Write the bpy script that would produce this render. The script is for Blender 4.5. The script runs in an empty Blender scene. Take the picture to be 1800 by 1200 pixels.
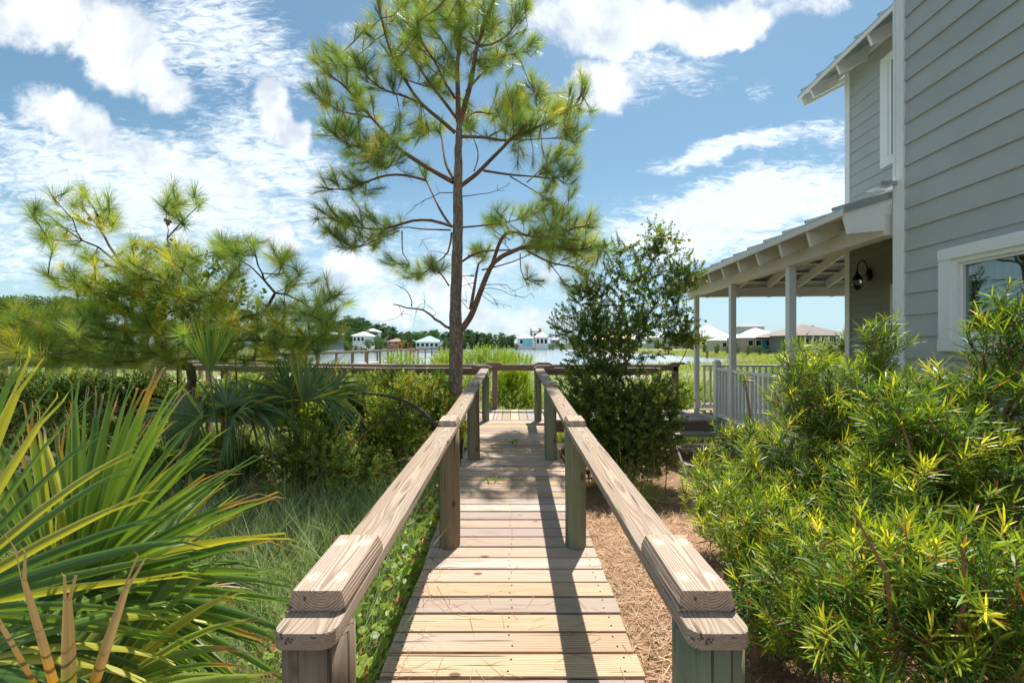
import bpy, bmesh, math, random
import numpy as np
from mathutils import Vector, Matrix
rng = np.random.default_rng(7); random.seed(7)
sc = bpy.context.scene
col = sc.collection
pi = math.pi
# ---------------------------------------------------------------- camera
CZ = 1.53; F = 720.0
cam_d = bpy.data.cameras.new('camera'); cam = bpy.data.objects.new('camera', cam_d); col.objects.link(cam)
cam.location = (0, 0, CZ); cam.rotation_euler = (pi/2, 0, 0)
cam_d.sensor_width = 36; cam_d.lens = 14.4; cam_d.shift_y = 3/1800
cam_d.clip_start = .05; cam_d.clip_end = 6000
sc.camera = cam
def P(x, y, d): return np.array(((x-900)/F*d, d, CZ+(603-y)/F*d))
# ---------------------------------------------------------------- exposure, sun, sky
vs = sc.view_settings; vs.view_transform = 'Standard'; vs.look = 'None'; vs.exposure = 0.95; vs.gamma = 1
sc.render.resolution_x = 1024; sc.render.resolution_y = 682
EL, AZ = math.radians(67), math.radians(23)
S = Vector((math.sin(AZ)*math.cos(EL), math.cos(AZ)*math.cos(EL), math.sin(EL)))
sd = bpy.data.lights.new('sun', 'SUN'); sd.energy = 4.0; sd.angle = math.radians(.5); sd.color = (1, .945, .86)
so = bpy.data.objects.new('sun', sd); so.rotation_euler = S.to_track_quat('Z', 'Y').to_euler(); col.objects.link(so)

class NT:
    def __init__(s, tree): s.t = tree; s.n = tree.nodes; s.l = tree.links
    def new(s, typ, **kw):
        n = s.n.new(typ)
        for k, v in kw.items(): setattr(n, k, v)
        return n
    def put(s, sock, v):
        if v is None: return
        if isinstance(v, bpy.types.NodeSocket): s.l.new(v, sock)
        else:
            if sock.type == 'RGBA' and len(v) == 3: v = (*v, 1)
            sock.default_value = v
    def math(s, op, a, b=None, c=None, clamp=False):
        n = s.new('ShaderNodeMath', operation=op, use_clamp=clamp)
        s.put(n.inputs[0], a); s.put(n.inputs[1], b); s.put(n.inputs[2], c); return n.outputs[0]
    def vmath(s, op, a, b=None):
        n = s.new('ShaderNodeVectorMath', operation=op); s.put(n.inputs[0], a); s.put(n.inputs[1], b)
        return n.outputs['Value'] if op in ('LENGTH', 'DOT_PRODUCT', 'DISTANCE') else n.outputs[0]
    def xyz(s, v):
        n = s.new('ShaderNodeSeparateXYZ'); s.put(n.inputs[0], v); return n.outputs
    def comb(s, x, y, z):
        n = s.new('ShaderNodeCombineXYZ')
        for i, v in enumerate((x, y, z)): s.put(n.inputs[i], v)
        return n.outputs[0]
    def mapr(s, v, a, b, c=0., d=1., smooth=False):
        n = s.new('ShaderNodeMapRange', interpolation_type='SMOOTHSTEP' if smooth else 'LINEAR')
        s.put(n.inputs[0], v); s.put(n.inputs[1], a); s.put(n.inputs[2], b); s.put(n.inputs[3], c); s.put(n.inputs[4], d)
        return n.outputs[0]
    def noise(s, vec, scale, detail=4., rough=.5, dist=0., out=0):
        n = s.new('ShaderNodeTexNoise'); s.put(n.inputs['Vector'], vec); n.inputs['Scale'].default_value = scale
        n.inputs['Detail'].default_value = detail; n.inputs['Roughness'].default_value = rough; n.inputs['Distortion'].default_value = dist
        return n.outputs[out]
    def mapping(s, vec, loc=(0, 0, 0), rot=(0, 0, 0), scale=(1, 1, 1), typ='POINT'):
        n = s.new('ShaderNodeMapping', vector_type=typ); s.put(n.inputs[0], vec)
        n.inputs['Location'].default_value = loc; n.inputs['Rotation'].default_value = rot; n.inputs['Scale'].default_value = scale
        return n.outputs[0]
    def mix(s, f, a, b, blend='MIX'):
        n = s.new('ShaderNodeMix', data_type='RGBA', blend_type=blend); s.put(n.inputs[0], f)
        s.put(n.inputs[6], a); s.put(n.inputs[7], b); return n.outputs[2]
    def ramp(s, f, stops):
        n = s.new('ShaderNodeValToRGB'); s.put(n.inputs[0], f); e = n.color_ramp.elements
        while len(e) < len(stops): e.new(.5)
        for i, (p, c) in enumerate(stops): e[i].position = p; e[i].color = (*c, 1)
        return n.outputs[0]

world = bpy.data.worlds.new('World'); sc.world = world; world.use_nodes = True
def build_world():
    w = NT(world.node_tree); w.n.clear()
    out = w.new('ShaderNodeOutputWorld'); bg = w.new('ShaderNodeBackground')
    sky = w.new('ShaderNodeTexSky', sky_type='NISHITA'); sky.sun_disc = False
    sky.sun_elevation = EL; sky.sun_rotation = AZ; sky.air_density = 1.0; sky.dust_density = .6; sky.ozone_density = 1.6
    tc = w.new('ShaderNodeTexCoord'); d = w.vmath('NORMALIZE', tc.outputs['Generated'])
    x, y, z = w.xyz(d)
    yy = w.math('MAXIMUM', y, .08)
    u = w.math('DIVIDE', x, yy); v = w.math('DIVIDE', z, yy)
    uv = w.comb(u, v, 0)
    zz = w.math('MAXIMUM', w.math('ADD', z, .16), .05)
    pl = w.comb(w.math('DIVIDE', x, zz), w.math('DIVIDE', y, zz), 0)
    wob = w.noise(uv, 5., 4., .6, out=1)
    uvw = w.vmath('ADD', uv, w.vmath('MULTIPLY', w.vmath('SUBTRACT', wob, (.5, .5, .5)), (.16, .16, 0)))
    def blobs(lst):
        acc = None
        for (px, py, rx, ry, rot, wt) in lst:
            m = w.mapping(uvw, loc=((px-900)/F, (603-py)/F, 0), rot=(0, 0, math.radians(rot)), scale=(rx/F, ry/F, 1), typ='TEXTURE')
            g = w.mapr(w.vmath('LENGTH', m), 1.3, .25, 0., wt, True)
            acc = g if acc is None else w.math('MAXIMUM', acc, g)
        return acc
    # cumulus: (x, y, rx, ry, rotation, weight)
    cum = blobs([(70, 25, 250, 75, 0, 1.0), (215, 70, 170, 105, -35, 1.15), (290, 140, 75, 65, -30, 1.0), (120, 200, 130, 62, -25, .95), (250, 262, 170, 48, -25, .75),
                 (410, 320, 130, 42, -18, .7), (475, 185, 55, 55, -30, 1.1), (515, 225, 62, 38, -50, .95),
                 (600, 70, 100, 60, 0, .62), (1080, 40, 220, 85, 0, 1.1), (1250, 40, 190, 62, 8, 1.0), (1400, 10, 150, 45, 5, .75), (1050, 150, 120, 60, 20, .9),
                 (960, 200, 80, 40, 0, .6), (1150, 120, 90, 45, 0, .7), (490, 425, 34, 36, 0, 1.0), (620, 480, 120, 60, 0, .78), (740, 530, 170, 60, 0, .8),
                 (880, 560, 200, 45, 0, .72), (930, 480, 140, 55, 0, .62), (1010, 440, 80, 50, 0, .75), (560, 560, 90, 40, 0, .6), (1060, 530, 120, 45, 0, .6)])
    thin = blobs([(380, 60, 180, 120, -30, .8), (470, 110, 150, 60, -20, .7), (250, 330, 420, 130, -12, .95), (480, 280, 200, 90, -25, .85), (60, 420, 260, 110, 0, .7),
                  (560, 400, 180, 90, 0, .7), (1290, 262, 175, 30, 10, 1.0), (1420, 240, 120, 30, 10, .7), (1340, 360, 300, 72, 7, 1.1), (1180, 420, 200, 60, 0, 1.0), (1420, 440, 260, 60, 0, .8),
                  (1150, 130, 150, 60, 0, .6), (700, 480, 400, 90, 0, .5), (40, 240, 120, 60, 0, .7), (1500, 330, 160, 90, 10, .7), (1330, 150, 40, 25, 0, .5), (620, 200, 130, 120, 0, .35)])
    back = w.mapr(y, .12, -.1, 0., .55, True)
    n1 = w.noise(w.vmath('ADD', uv, (3.1, .4, 0)), 8.5, 10., .66, .25)
    n1b = w.noise(pl, 1.6, 8., .55, .3)
    nn = w.math('ADD', w.math('MULTIPLY', n1, .8), w.math('MULTIPLY', n1b, .2))
    d1 = w.mapr(w.math('ADD', w.math('MULTIPLY', nn, 1.1), w.math('MULTIPLY', w.math('MAXIMUM', cum, w.math('MULTIPLY', back, .8)), .62)), .80, 1.12, 0., 1., True)
    plr = w.mapping(uv, rot=(0, 0, math.radians(18)), scale=(1, 3.2, 1))
    n2 = w.noise(plr, 19., 9., .68, .9)
    n2b = w.noise(w.mapping(uv, rot=(0, 0, math.radians(-12)), scale=(1, 2., 1)), 3.5, 4., .5, .3)
    n2 = w.math('ADD', w.math('MULTIPLY', n2, 1.0), w.math('MULTIPLY', n2b, .22))
    d2 = w.mapr(w.math('ADD', n2, w.math('MULTIPLY', w.math('MAXIMUM', thin, back), .55)), .76, 1.18, 0., .88, True)
    low = w.mapr(v, .42, .02, 0., .7, True)
    sh = w.noise(w.vmath('ADD', uv, (.02, .05, 0)), 6., 7., .55, .3)
    ccol = w.mix(w.mapr(sh, .38, .66), (.50, .54, .60), (.93, .94, .95))
    base = w.mix(1., sky.outputs[0], (.084, .099, .089), 'MULTIPLY')
    base = w.mix(low, base, (.40, .54, .66))
    c = w.mix(d2, base, (.74, .79, .84)); c = w.mix(d1, c, ccol)
    below = w.mapr(z, -.001, -.02, 0., 1.)
    c = w.mix(below, c, (.12, .15, .09))
    bg.inputs[1].default_value = .94
    c = w.mix(1., c, (.80, .815, .83), 'MULTIPLY'); w.put(bg.inputs[0], c); w.l.new(bg.outputs[0], out.inputs[0])
build_world()

# ---------------------------------------------------------------- mesh helpers
class B:
    def __init__(s): s.V = []; s.Q = []; s.T = []; s.C = []; s.n = 0; s.hascol = False
    def add(s, v, q=None, t=None, c=None):
        v = np.asarray(v, float).reshape(-1, 3)
        if q is not None and len(q): s.Q.append(np.asarray(q, int).reshape(-1, 4)+s.n)
        if t is not None and len(t): s.T.append(np.asarray(t, int).reshape(-1, 3)+s.n)
        if c is None: c = np.ones((len(v), 3))
        else: s.hascol = True; c = np.broadcast_to(np.asarray(c, float), (len(v), 3))
        s.C.append(c); s.V.append(v); s.n += len(v); return s
    def box(s, x0, x1, y0, y1, z0, z1, c=None):
        v = [(x, y, z) for x in (x0, x1) for y in (y0, y1) for z in (z0, z1)]
        return s.add(v, [(0, 1, 3, 2), (4, 6, 7, 5), (0, 4, 5, 1), (2, 3, 7, 6), (0, 2, 6, 4), (1, 5, 7, 3)], c=c)
    def beam(s, p0, p1, w, h, c=None, up=(0, 0, 1)):      # box along p0-p1, top face centred on the line, h below it
        p0 = np.array(p0, float); p1 = np.array(p1, float); d = (p1-p0)/np.linalg.norm(p1-p0)
        sx = np.cross(d, up); sx /= np.linalg.norm(sx); uz = np.cross(sx, d)
        v = []
        for p in (p0, p1):
            for a in (-w/2, w/2):
                for b in (0, -h): v.append(p+sx*a+uz*b)
        return s.add(v, [(0, 1, 3, 2), (4, 6, 7, 5), (0, 4, 5, 1), (2, 3, 7, 6), (0, 2, 6, 4), (1, 5, 7, 3)], c=c)
    def prism(s, poly, off, c=None):      # polygon (N,3) extruded by vector off
        poly = np.asarray(poly, float); n = len(poly); v = np.vstack((poly, poly+np.asarray(off)))
        s.add(v, [(i, (i+1) % n, (i+1) % n+n, i+n) for i in range(n)], c=c)
        base = s.n-2*n
        cen = np.vstack((poly.mean(0), (poly+np.asarray(off)).mean(0)))
        s.add(cen, c=c); k = s.n-2
        t = []
        for i in range(n): t += [(base+(i+1) % n, base+i, k), (base+i+n, base+(i+1) % n+n, k+1)]
        s.T.append(np.array(t)); return s
    def lathe(s, prof, cen, n=20, c=None):     # prof: (r, z) bottom to top
        a = np.arange(n)/n*2*pi; m = len(prof); v = []
        for r, z in prof: v.append(np.stack((cen[0]+r*np.cos(a), cen[1]+r*np.sin(a), np.full(n, cen[2]+z)), 1))
        q = [(j*n+i, j*n+(i+1) % n, (j+1)*n+(i+1) % n, (j+1)*n+i) for j in range(m-1) for i in range(n)]
        s.add(np.vstack(v), q, c=c)
        b = s.n-m*n; s.add([(cen[0], cen[1], cen[2]+prof[0][1]), (cen[0], cen[1], cen[2]+prof[-1][1])], c=c); k = s.n-2
        t = [(b+(i+1) % n, b+i, k) for i in range(n)]+[(b+(m-1)*n+i, b+(m-1)*n+(i+1) % n, k+1) for i in range(n)]
        s.T.append(np.array(t)); return s
    def segs(s, A, Bp, ra, rb, n=5, c=None):     # frusta, vectorised
        A = np.asarray(A, float); Bp = np.asarray(Bp, float); N = len(A)
        if N == 0: return s
        ra = np.broadcast_to(ra, (N,)); rb = np.broadcast_to(rb, (N,))
        d = Bp-A; d /= np.linalg.norm(d, axis=1, keepdims=True)+1e-9
        h = np.where(np.abs(d[:, 2:3]) < .9, np.array([[0, 0, 1.]]), np.array([[1., 0, 0]]))
        e1 = np.cross(d, h); e1 /= np.linalg.norm(e1, axis=1, keepdims=True)+1e-9; e2 = np.cross(d, e1)
        a = np.arange(n)/n*2*pi; ca = np.cos(a)[None, :, None]; sa = np.sin(a)[None, :, None]
        ring = e1[:, None]*ca+e2[:, None]*sa
        v = np.concatenate((A[:, None]+ring*ra[:, None, None], Bp[:, None]+ring*rb[:, None, None]), 1)
        i = np.arange(n); q = np.stack((i, (i+1) % n, (i+1) % n+n, i+n), 1)
        Q = (q[None]+(np.arange(N)*2*n)[:, None, None]).reshape(-1, 4)
        if c is not None:
            c = np.asarray(c, float)
            if c.ndim == 2: c = np.repeat(c, 2*n, 0)
        return s.add(v.reshape(-1, 3), Q, c=c)
    def tube(s, pts, r, n=8, c=None):
        pts = np.asarray(pts, float); m = len(pts); r = np.broadcast_to(r, (m,))
        t = np.gradient(pts, axis=0); t /= np.linalg.norm(t, axis=1, keepdims=True)+1e-9
        e = np.cross(t[0], (0, 0, 1.) if abs(t[0][2]) < .9 else (1., 0, 0)); e /= np.linalg.norm(e); v = []
        a = np.arange(n)/n*2*pi
        for i in range(m):
            e = e-t[i]*np.dot(e, t[i]); e /= np.linalg.norm(e); f = np.cross(t[i], e)
            v.append(pts[i]+r[i]*(np.cos(a)[:, None]*e+np.sin(a)[:, None]*f))
        q = [(j*n+i, j*n+(i+1) % n, (j+1)*n+(i+1) % n, (j+1)*n+i) for j in range(m-1) for i in range(n)]
        return s.add(np.vstack(v), q, c=c)
    # leaves: P base, D direction, N normal, L length, W width, bend
    def leaves(s, Pn, D, N, L, W, bend=0., C=(.1, .2, .03), kind='strap', tip=None):
        Pn = np.asarray(Pn); m = len(Pn)
        if m == 0: return s
        D = D/(np.linalg.norm(D, axis=1, keepdims=True)+1e-9)
        Sx = np.cross(D, N); Sx /= np.linalg.norm(Sx, axis=1, keepdims=True)+1e-9
        Nn = np.cross(Sx, D)
        L = np.broadcast_to(L, (m,))[:, None]; W = np.broadcast_to(W, (m,))[:, None]; bend = np.broadcast_to(bend, (m,))[:, None]
        C = np.broadcast_to(np.asarray(C, float), (m, 3)); tip = C if tip is None else np.broadcast_to(tip, (m, 3))
        def pos(t, w): return Pn+D*L*t-Nn*bend*L*t*t+Sx*W*w
        if kind == 'strap':
            vv = [pos(0, -.2), pos(0, .2), pos(.35, -.5), pos(.35, .5), pos(.72, -.42), pos(.72, .42), pos(1, 0)]
            cc = [C, C, C, C, (C+tip)/2, (C+tip)/2, tip]
            q = np.array([(0, 1, 3, 2), (2, 3, 5, 4)]); t = np.array([(4, 5, 6)])
        elif kind == 'quad':
            vv = [pos(0, 0), pos(.45, -.5)+Nn*W*.15, pos(1, 0), pos(.45, .5)+Nn*W*.15]; cc = [C, C, tip, C]
            q = np.zeros((0, 4), int); t = np.array([(0, 2, 1), (0, 3, 2)])
        elif kind == 'round':
            vv = [pos(0, 0), pos(.3, -.5), pos(.75, -.4), pos(1, 0), pos(.75, .4), pos(.3, .5)]; cc = [C, C, C, tip, C, C]
            q = np.array([(0, 1, 2, 3), (0, 3, 4, 5)]); t = np.zeros((0, 3), int)
        elif kind == 'blade':
            vv = [pos(0, -.5), pos(0, .5), pos(.5, -.4), pos(.5, .4), pos(.8, -.25), pos(.8, .25), pos(1, 0)]; cc = [C]*4+[(C+tip)/2]*2+[tip]
            q = np.array([(0, 1, 3, 2), (2, 3, 5, 4)]); t = np.array([(4, 5, 6)])
        else:      # needle
            vv = [pos(0, -.5), pos(0, .5), pos(.55, -.4), pos(.55, .4), pos(1, 0)]; cc = [C, C, C, C, tip]
            q = np.array([(0, 1, 3, 2)]); t = np.array([(2, 3, 4)])
        k = len(vv); V = np.stack(vv, 1).reshape(-1, 3); CC = np.stack(cc, 1).reshape(-1, 3)
        o = (np.arange(m)*k)[:, None, None]
        return s.add(V, (q[None]+o).reshape(-1, 4), (t[None]+o).reshape(-1, 3), CC)
    def mesh(s, name, origin):
        V = np.vstack(s.V)-np.asarray(origin); Q = np.vstack(s.Q) if s.Q else np.zeros((0, 4), int); T = np.vstack(s.T) if s.T else np.zeros((0, 3), int)
        me = bpy.data.meshes.new(name); me.vertices.add(len(V)); me.vertices.foreach_set('co', V.ravel())
        nl = Q.size+T.size; me.loops.add(nl); me.loops.foreach_set('vertex_index', np.concatenate((Q.ravel(), T.ravel())).astype(np.int32))
        npol = len(Q)+len(T); me.polygons.add(npol)
        st = np.concatenate((np.arange(len(Q))*4, Q.size+np.arange(len(T))*3)).astype(np.int32)
        me.polygons.foreach_set('loop_start', st)
        me.polygons.foreach_set('loop_total', np.concatenate((np.full(len(Q), 4), np.full(len(T), 3))).astype(np.int32))
        me.update(calc_edges=True)
        if s.hascol:
            a = me.attributes.new('Col', 'FLOAT_COLOR', 'POINT'); c = np.ones((len(V), 4)); c[:, :3] = np.clip(np.vstack(s.C), 0, 1)
            a.data.foreach_set('color', c.ravel())
        return me
WL = {}
def build(b, name, mat, parent=None, origin=None, smooth=False, bevel=0., local=False):
    V = np.vstack(b.V); lo, hi = V.min(0), V.max(0)
    if origin is None: origin = np.array(((lo[0]+hi[0])/2, (lo[1]+hi[1])/2, lo[2]))
    origin = np.asarray(origin, float)
    me = b.mesh(name, origin)
    if bevel:
        bm = bmesh.new(); bm.from_mesh(me); bmesh.ops.remove_doubles(bm, verts=bm.verts, dist=1e-5)
        es = [e for e in bm.edges if len(e.link_faces) == 2 and e.calc_face_angle(0) > .6]
        bmesh.ops.bevel(bm, geom=es, offset=bevel, segments=2, affect='EDGES', profile=.6); bm.to_mesh(me); bm.free()
    me.polygons.foreach_set('use_smooth', np.full(len(me.polygons), bool(smooth)))
    me.materials.append(mat)
    o = bpy.data.objects.new(name, me); col.objects.link(o); WL[o.name] = origin
    if parent is not None: o.parent = parent; o.location = origin-WL[parent.name]
    else: o.location = origin
    return o
def tag(o, label=None, cat=None, group=None, kind=None):
    for k, v in (('label', label), ('category', cat), ('group', group), ('kind', kind)):
        if v: o[k] = v
    return o
def thing(name, label, cat, loc, group=None, rz=0.):
    o = bpy.data.objects.new(name, None); o.empty_display_size = .2; col.objects.link(o); o.location = loc; o.rotation_euler = (0, 0, rz)
    WL[o.name] = np.array(loc, float) if not rz else np.zeros(3)
    return tag(o, label, cat, group)
def copy_thing(o, loc, label, rz=0., scale=1., group=None):
    def rec(s, par):
        c = s.copy(); col.objects.link(c)
        if par is not None: c.parent = par
        for ch in [k for k in bpy.data.objects if k.parent == s and k != c]: rec(ch, c)
        return c
    c = rec(o, None); c.location = loc; c.rotation_euler = (0, 0, rz); c.scale = (scale,)*3
    c['label'] = label
    if group: c['group'] = group
    return c

# ---------------------------------------------------------------- materials
def mat(name, f):
    m = bpy.data.materials.new(name); m.use_nodes = True; t = NT(m.node_tree); t.n.clear()
    out = t.new('ShaderNodeOutputMaterial'); p = t.new('ShaderNodeBsdfPrincipled'); t.l.new(p.outputs[0], out.inputs[0]); f(t, p, out); return m
def bump(t, p, h, dist, strength=1.):
    b = t.new('ShaderNodeBump'); b.inputs['Strength'].default_value = strength; b.inputs['Distance'].default_value = dist; t.put(b.inputs['Height'], h); t.l.new(b.outputs[0], p.inputs['Normal'])
def paint(name, c, rough=.5, grain=0., axis=1, var=.06):
    def f(t, p, out):
        tc = t.new('ShaderNodeTexCoord').outputs['Object']
        n = t.noise(tc, 2.2, 5., .6); n2 = t.noise(tc, 30., 3., .6)
        isl = t.new('ShaderNodeNewGeometry').outputs['Random Per Island']
        k = t.math('ADD', t.mapr(n, .3, .7, 1-var, 1+var), t.mapr(isl, 0., 1., -var*.6, var*.6))
        k = t.math('MULTIPLY', k, t.mapr(n2, .3, .7, 1-var*.4, 1+var*.4))
        t.put(p.inputs['Base Color'], t.mix(1., c, t.comb(k, k, k), 'MULTIPLY')); p.inputs['Roughness'].default_value = rough
        sc3 = [18, 18, 18]; sc3[axis] = 1.4
        g = t.noise(t.mapping(tc, scale=tuple(sc3)), 9., 4., .7)
        bump(t, p, g, .004 if grain else .0008, grain or .4)
    return mat(name, f)
def wood(name, axis, light, dark, rough=.75, ringc=(0, 0), isl_off=.12, grey=(.42, .40, .37), greyamt=.5, fr=170., patches=None, ringmix=.55, crack=.68):
    a = axis; o = [i for i in range(3) if i != a]
    def f(t, p, out):
        tc = t.new('ShaderNodeTexCoord').outputs['Object']
        isl = t.new('ShaderNodeNewGeometry').outputs['Random Per Island']
        wn = t.new('ShaderNodeTexWhiteNoise', noise_dimensions='1D'); t.put(wn.inputs['W'], isl)
        rv = wn.outputs['Color']; r = t.xyz(rv)
        off = t.vmath('MULTIPLY', rv, (37., 37., 37.))
        s1 = [5., 5., 5.]; s1[a] = .55
        q = t.vmath('ADD', t.mapping(tc, scale=tuple(s1)), off)
        warp = t.noise(q, 1., 3., .5)
        warp2 = t.noise(q, 7., 3., .6)
        X = t.xyz(tc)
        u = t.math('ADD', X[o[0]], t.math('ADD', t.math('MULTIPLY', t.math('SUBTRACT', r[0], .5), isl_off*2), -ringc[0]))
        v = t.math('ADD', X[o[1]], t.math('ADD', t.math('MULTIPLY', t.math('SUBTRACT', r[1], .5), isl_off), -ringc[1]))
        rad = t.vmath('LENGTH', t.comb(u, v, 0))
        rr = t.math('ADD', rad, t.math('ADD', t.math('MULTIPLY', warp, .09), t.math('MULTIPLY', warp2, .006)))
        ring = t.math('FRACT', t.math('MULTIPLY', rr, fr))
        ring = t.math('MULTIPLY', t.math('SMOOTH_MAX', t.mapr(ring, .35, .9), t.mapr(ring, .12, .0), .1), 1.)
        s2 = [70., 70., 70.]; s2[a] = 1.8
        fine = t.noise(t.vmath('ADD', t.mapping(tc, scale=tuple(s2)), off), 1.5, 3., .65)
        m = t.math('ADD', t.math('MULTIPLY', ring, ringmix), t.math('MULTIPLY', t.mapr(fine, .35, .75), .5), clamp=True)
        c = t.mix(m, light, dark)
        big = t.noise(q, .8, 4., .6)
        c = t.mix(t.math('MULTIPLY', t.mapr(t.math('ADD', big, t.mapr(r[1], 0., 1., -.14, .14)), .35, .62), greyamt), c, grey)
        hue = t.mapr(r[2], 0., 1., .70, 1.12)
        c = t.mix(1., c, t.comb(hue, t.math('MULTIPLY', hue, t.mapr(r[0], 0., 1., .93, .99)), t.math('MULTIPLY', hue, t.mapr(r[1], 0., 1., .86, 1.08))), 'MULTIPLY')
        # knots and dark cracks
        s3 = [6.5, 6.5, 6.5]; s3[a] = 3.2
        vo = t.new('ShaderNodeTexVoronoi'); t.put(vo.inputs['Vector'], t.vmath('ADD', t.mapping(tc, scale=tuple(s3)), off)); vo.inputs['Scale'].default_value = .8
        kn = t.mapr(vo.outputs['Distance'], .055, .10, .85, 0., True)
        c = t.mix(kn, c, (.10, .055, .03))
        s4 = [75., 75., 75.]; s4[a] = 1.5
        ck = t.noise(t.vmath('ADD', t.mapping(tc, scale=tuple(s4)), off), 1., 2., .4)
        ckm = t.mapr(ck, crack, crack+.05, 0., .8)
        c = t.mix(ckm, c, (.05, .035, .025))
        if patches:
            ab = t.new('ShaderNodeVectorMath', operation='ABSOLUTE'); t.l.new(tc, ab.inputs[0])
            dd = t.vmath('MULTIPLY', t.vmath('SUBTRACT', ab.outputs[0], (patches[0], patches[1], 0)), (1.3, 1., 0))
            dl = t.math('ADD', t.vmath('LENGTH', dd), t.math('MULTIPLY', t.math('SUBTRACT', t.noise(tc, 55., 3., .6), .5), .028))
            c = t.mix(t.mapr(dl, .002, .026, .6, 0.), c, (.76, .70, .58)); c = t.mix(t.mapr(dl, -.003, .001, .8, 0.), c, (.45, .33, .1))
        t.put(p.inputs['Base Color'], c); p.inputs['Roughness'].default_value = rough; p.inputs['Specular IOR Level'].default_value = .25
        hgt = t.math('SUBTRACT', t.math('MULTIPLY', m, -.6), t.math('MULTIPLY', ckm, 2.))
        bump(t, p, hgt, .003, .9)
    return mat(name, f)
def leafmat(name, trans=.45, rough=.45, tr=(1.35, 1.3, .6), spec=.4, gain=1.25):
    def f(t, p, out):
        at = t.new('ShaderNodeAttribute', attribute_name='Col').outputs['Color']
        p.inputs['Roughness'].default_value = rough; p.inputs['Specular IOR Level'].default_value = spec
        at = t.mix(1., at, (gain, gain, gain), 'MULTIPLY')
        t.put(p.inputs['Base Color'], at)
        tl = t.new('ShaderNodeBsdfTranslucent'); t.put(tl.inputs[0], t.mix(1., at, tr, 'MULTIPLY'))
        mx = t.new('ShaderNodeMixShader'); mx.inputs[0].default_value = trans
        t.l.new(p.outputs[0], mx.inputs[1]); t.l.new(tl.outputs[0], mx.inputs[2]); t.l.new(mx.outputs[0], out.inputs[0])
    return mat(name, f)
def bark(name, c1, c2, scale=1., red=None):
    def f(t, p, out):
        tc = t.new('ShaderNodeTexCoord').outputs['Object']
        q = t.mapping(tc, scale=(28*scale, 28*scale, 7*scale))
        vo = t.new('ShaderNodeTexVoronoi', feature='DISTANCE_TO_EDGE'); t.put(vo.inputs['Vector'], t.vmath('ADD', q, t.vmath('MULTIPLY', t.noise(q, 1.5, 3., out=1), (1.2, 1.2, 1.2)))); vo.inputs['Scale'].default_value = 1.
        e = t.mapr(vo.outputs['Distance'], .0, .18); n = t.noise(tc, 30., 5., .7)
        c = t.mix(t.math('MULTIPLY', e, t.mapr(n, .2, .8)), c2, c1)
        if red: c = t.mix(t.mapr(t.noise(tc, 2.5, 4., .6), .52, .68, 0., .8), c, red)
        t.put(p.inputs['Base Color'], c); p.inputs['Roughness'].default_value = .9; p.inputs['Specular IOR Level'].default_value = .15
        bump(t, p, t.math('ADD', e, t.math('MULTIPLY', n, .5)), .012, .9)
    return mat(name, f)
def plain(name, c, rough=.6, metal=0., var=.1, sc_=3.):
    def f(t, p, out):
        tc = t.new('ShaderNodeTexCoord').outputs['Object']; n = t.noise(tc, sc_, 5., .6); k = t.mapr(n, .3, .7, 1-var, 1+var)
        t.put(p.inputs['Base Color'], t.mix(1., c, t.comb(k, k, k), 'MULTIPLY')); p.inputs['Roughness'].default_value = rough; p.inputs['Metallic'].default_value = metal
    return mat(name, f)
def attr(name, rough=.9, bumpd=.02, bs=30.):
    def f(t, p, out):
        at = t.new('ShaderNodeAttribute', attribute_name='Col').outputs['Color']; tc = t.new('ShaderNodeTexCoord').outputs['Object']
        n = t.noise(tc, bs, 6., .7); n2 = t.noise(tc, bs*.08, 5., .6); n3 = t.noise(tc, bs*.008, 4., .55)
        k = t.math('MULTIPLY', t.mapr(n, .25, .75, .5, 1.5), t.math('MULTIPLY', t.mapr(n2, .3, .7, .8, 1.2), t.mapr(n3, .3, .7, .85, 1.15)))
        t.put(p.inputs['Base Color'], t.mix(1., at, t.comb(k, k, k), 'MULTIPLY')); p.inputs['Roughness'].default_value = rough; p.inputs['Specular IOR Level'].default_value = .1
        bump(t, p, n, bumpd, .6)
    return mat(name, f)

M_plank_x = wood('deck_plank_wood', 0, (.62, .475, .335), (.36, .235, .145), isl_off=.14, greyamt=.55, grey=(.50, .44, .385), fr=90., ringmix=.7)
M_plank_y = wood('cross_plank_wood', 1, (.55, .455, .37), (.36, .275, .21), isl_off=.14, greyamt=.6, grey=(.46, .43, .39), fr=120.)
M_rail_y = wood('handrail_wood', 1, (.57, .455, .365), (.30, .205, .145), ringc=(.015, -.07), isl_off=.01, greyamt=.6, grey=(.50, .45, .41), fr=190., ringmix=.72, crack=.65)
M_block_y = wood('splice_block_wood', 1, (.57, .455, .36), (.24, .165, .12), ringc=(.005, .07), isl_off=.005, greyamt=.35, grey=(.50, .46, .41), fr=150., patches=(.035, .085), ringmix=.8, crack=.67)
M_rail_x = wood('cross_rail_wood', 0, (.42, .32, .24), (.24, .165, .12), isl_off=.05, greyamt=.5, grey=(.40, .35, .31), fr=120.)
M_rail_l = wood('pale_rail_wood', 0, (.52, .43, .35), (.32, .25, .19), isl_off=.05, greyamt=.6, grey=(.48, .44, .40), fr=120.)
M_post_g = wood('treated_green_post', 2, (.36, .38, .23), (.17, .21, .12), isl_off=.01, greyamt=.6, grey=(.26, .32, .20), fr=70., ringmix=.5, crack=.65)
M_post_b = wood('weathered_post', 2, (.40, .31, .20), (.17, .12, .075), isl_off=.01, greyamt=.5, grey=(.29, .26, .18), fr=70., ringmix=.6, crack=.63)
M_step = wood('step_wood', 0, (.33, .30, .27), (.22, .19, .16), greyamt=.6, fr=100.)
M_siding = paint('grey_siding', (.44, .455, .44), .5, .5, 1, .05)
M_siding_d = paint('olive_grey_siding', (.25, .255, .225), .6, .5, 1, .05)
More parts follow.
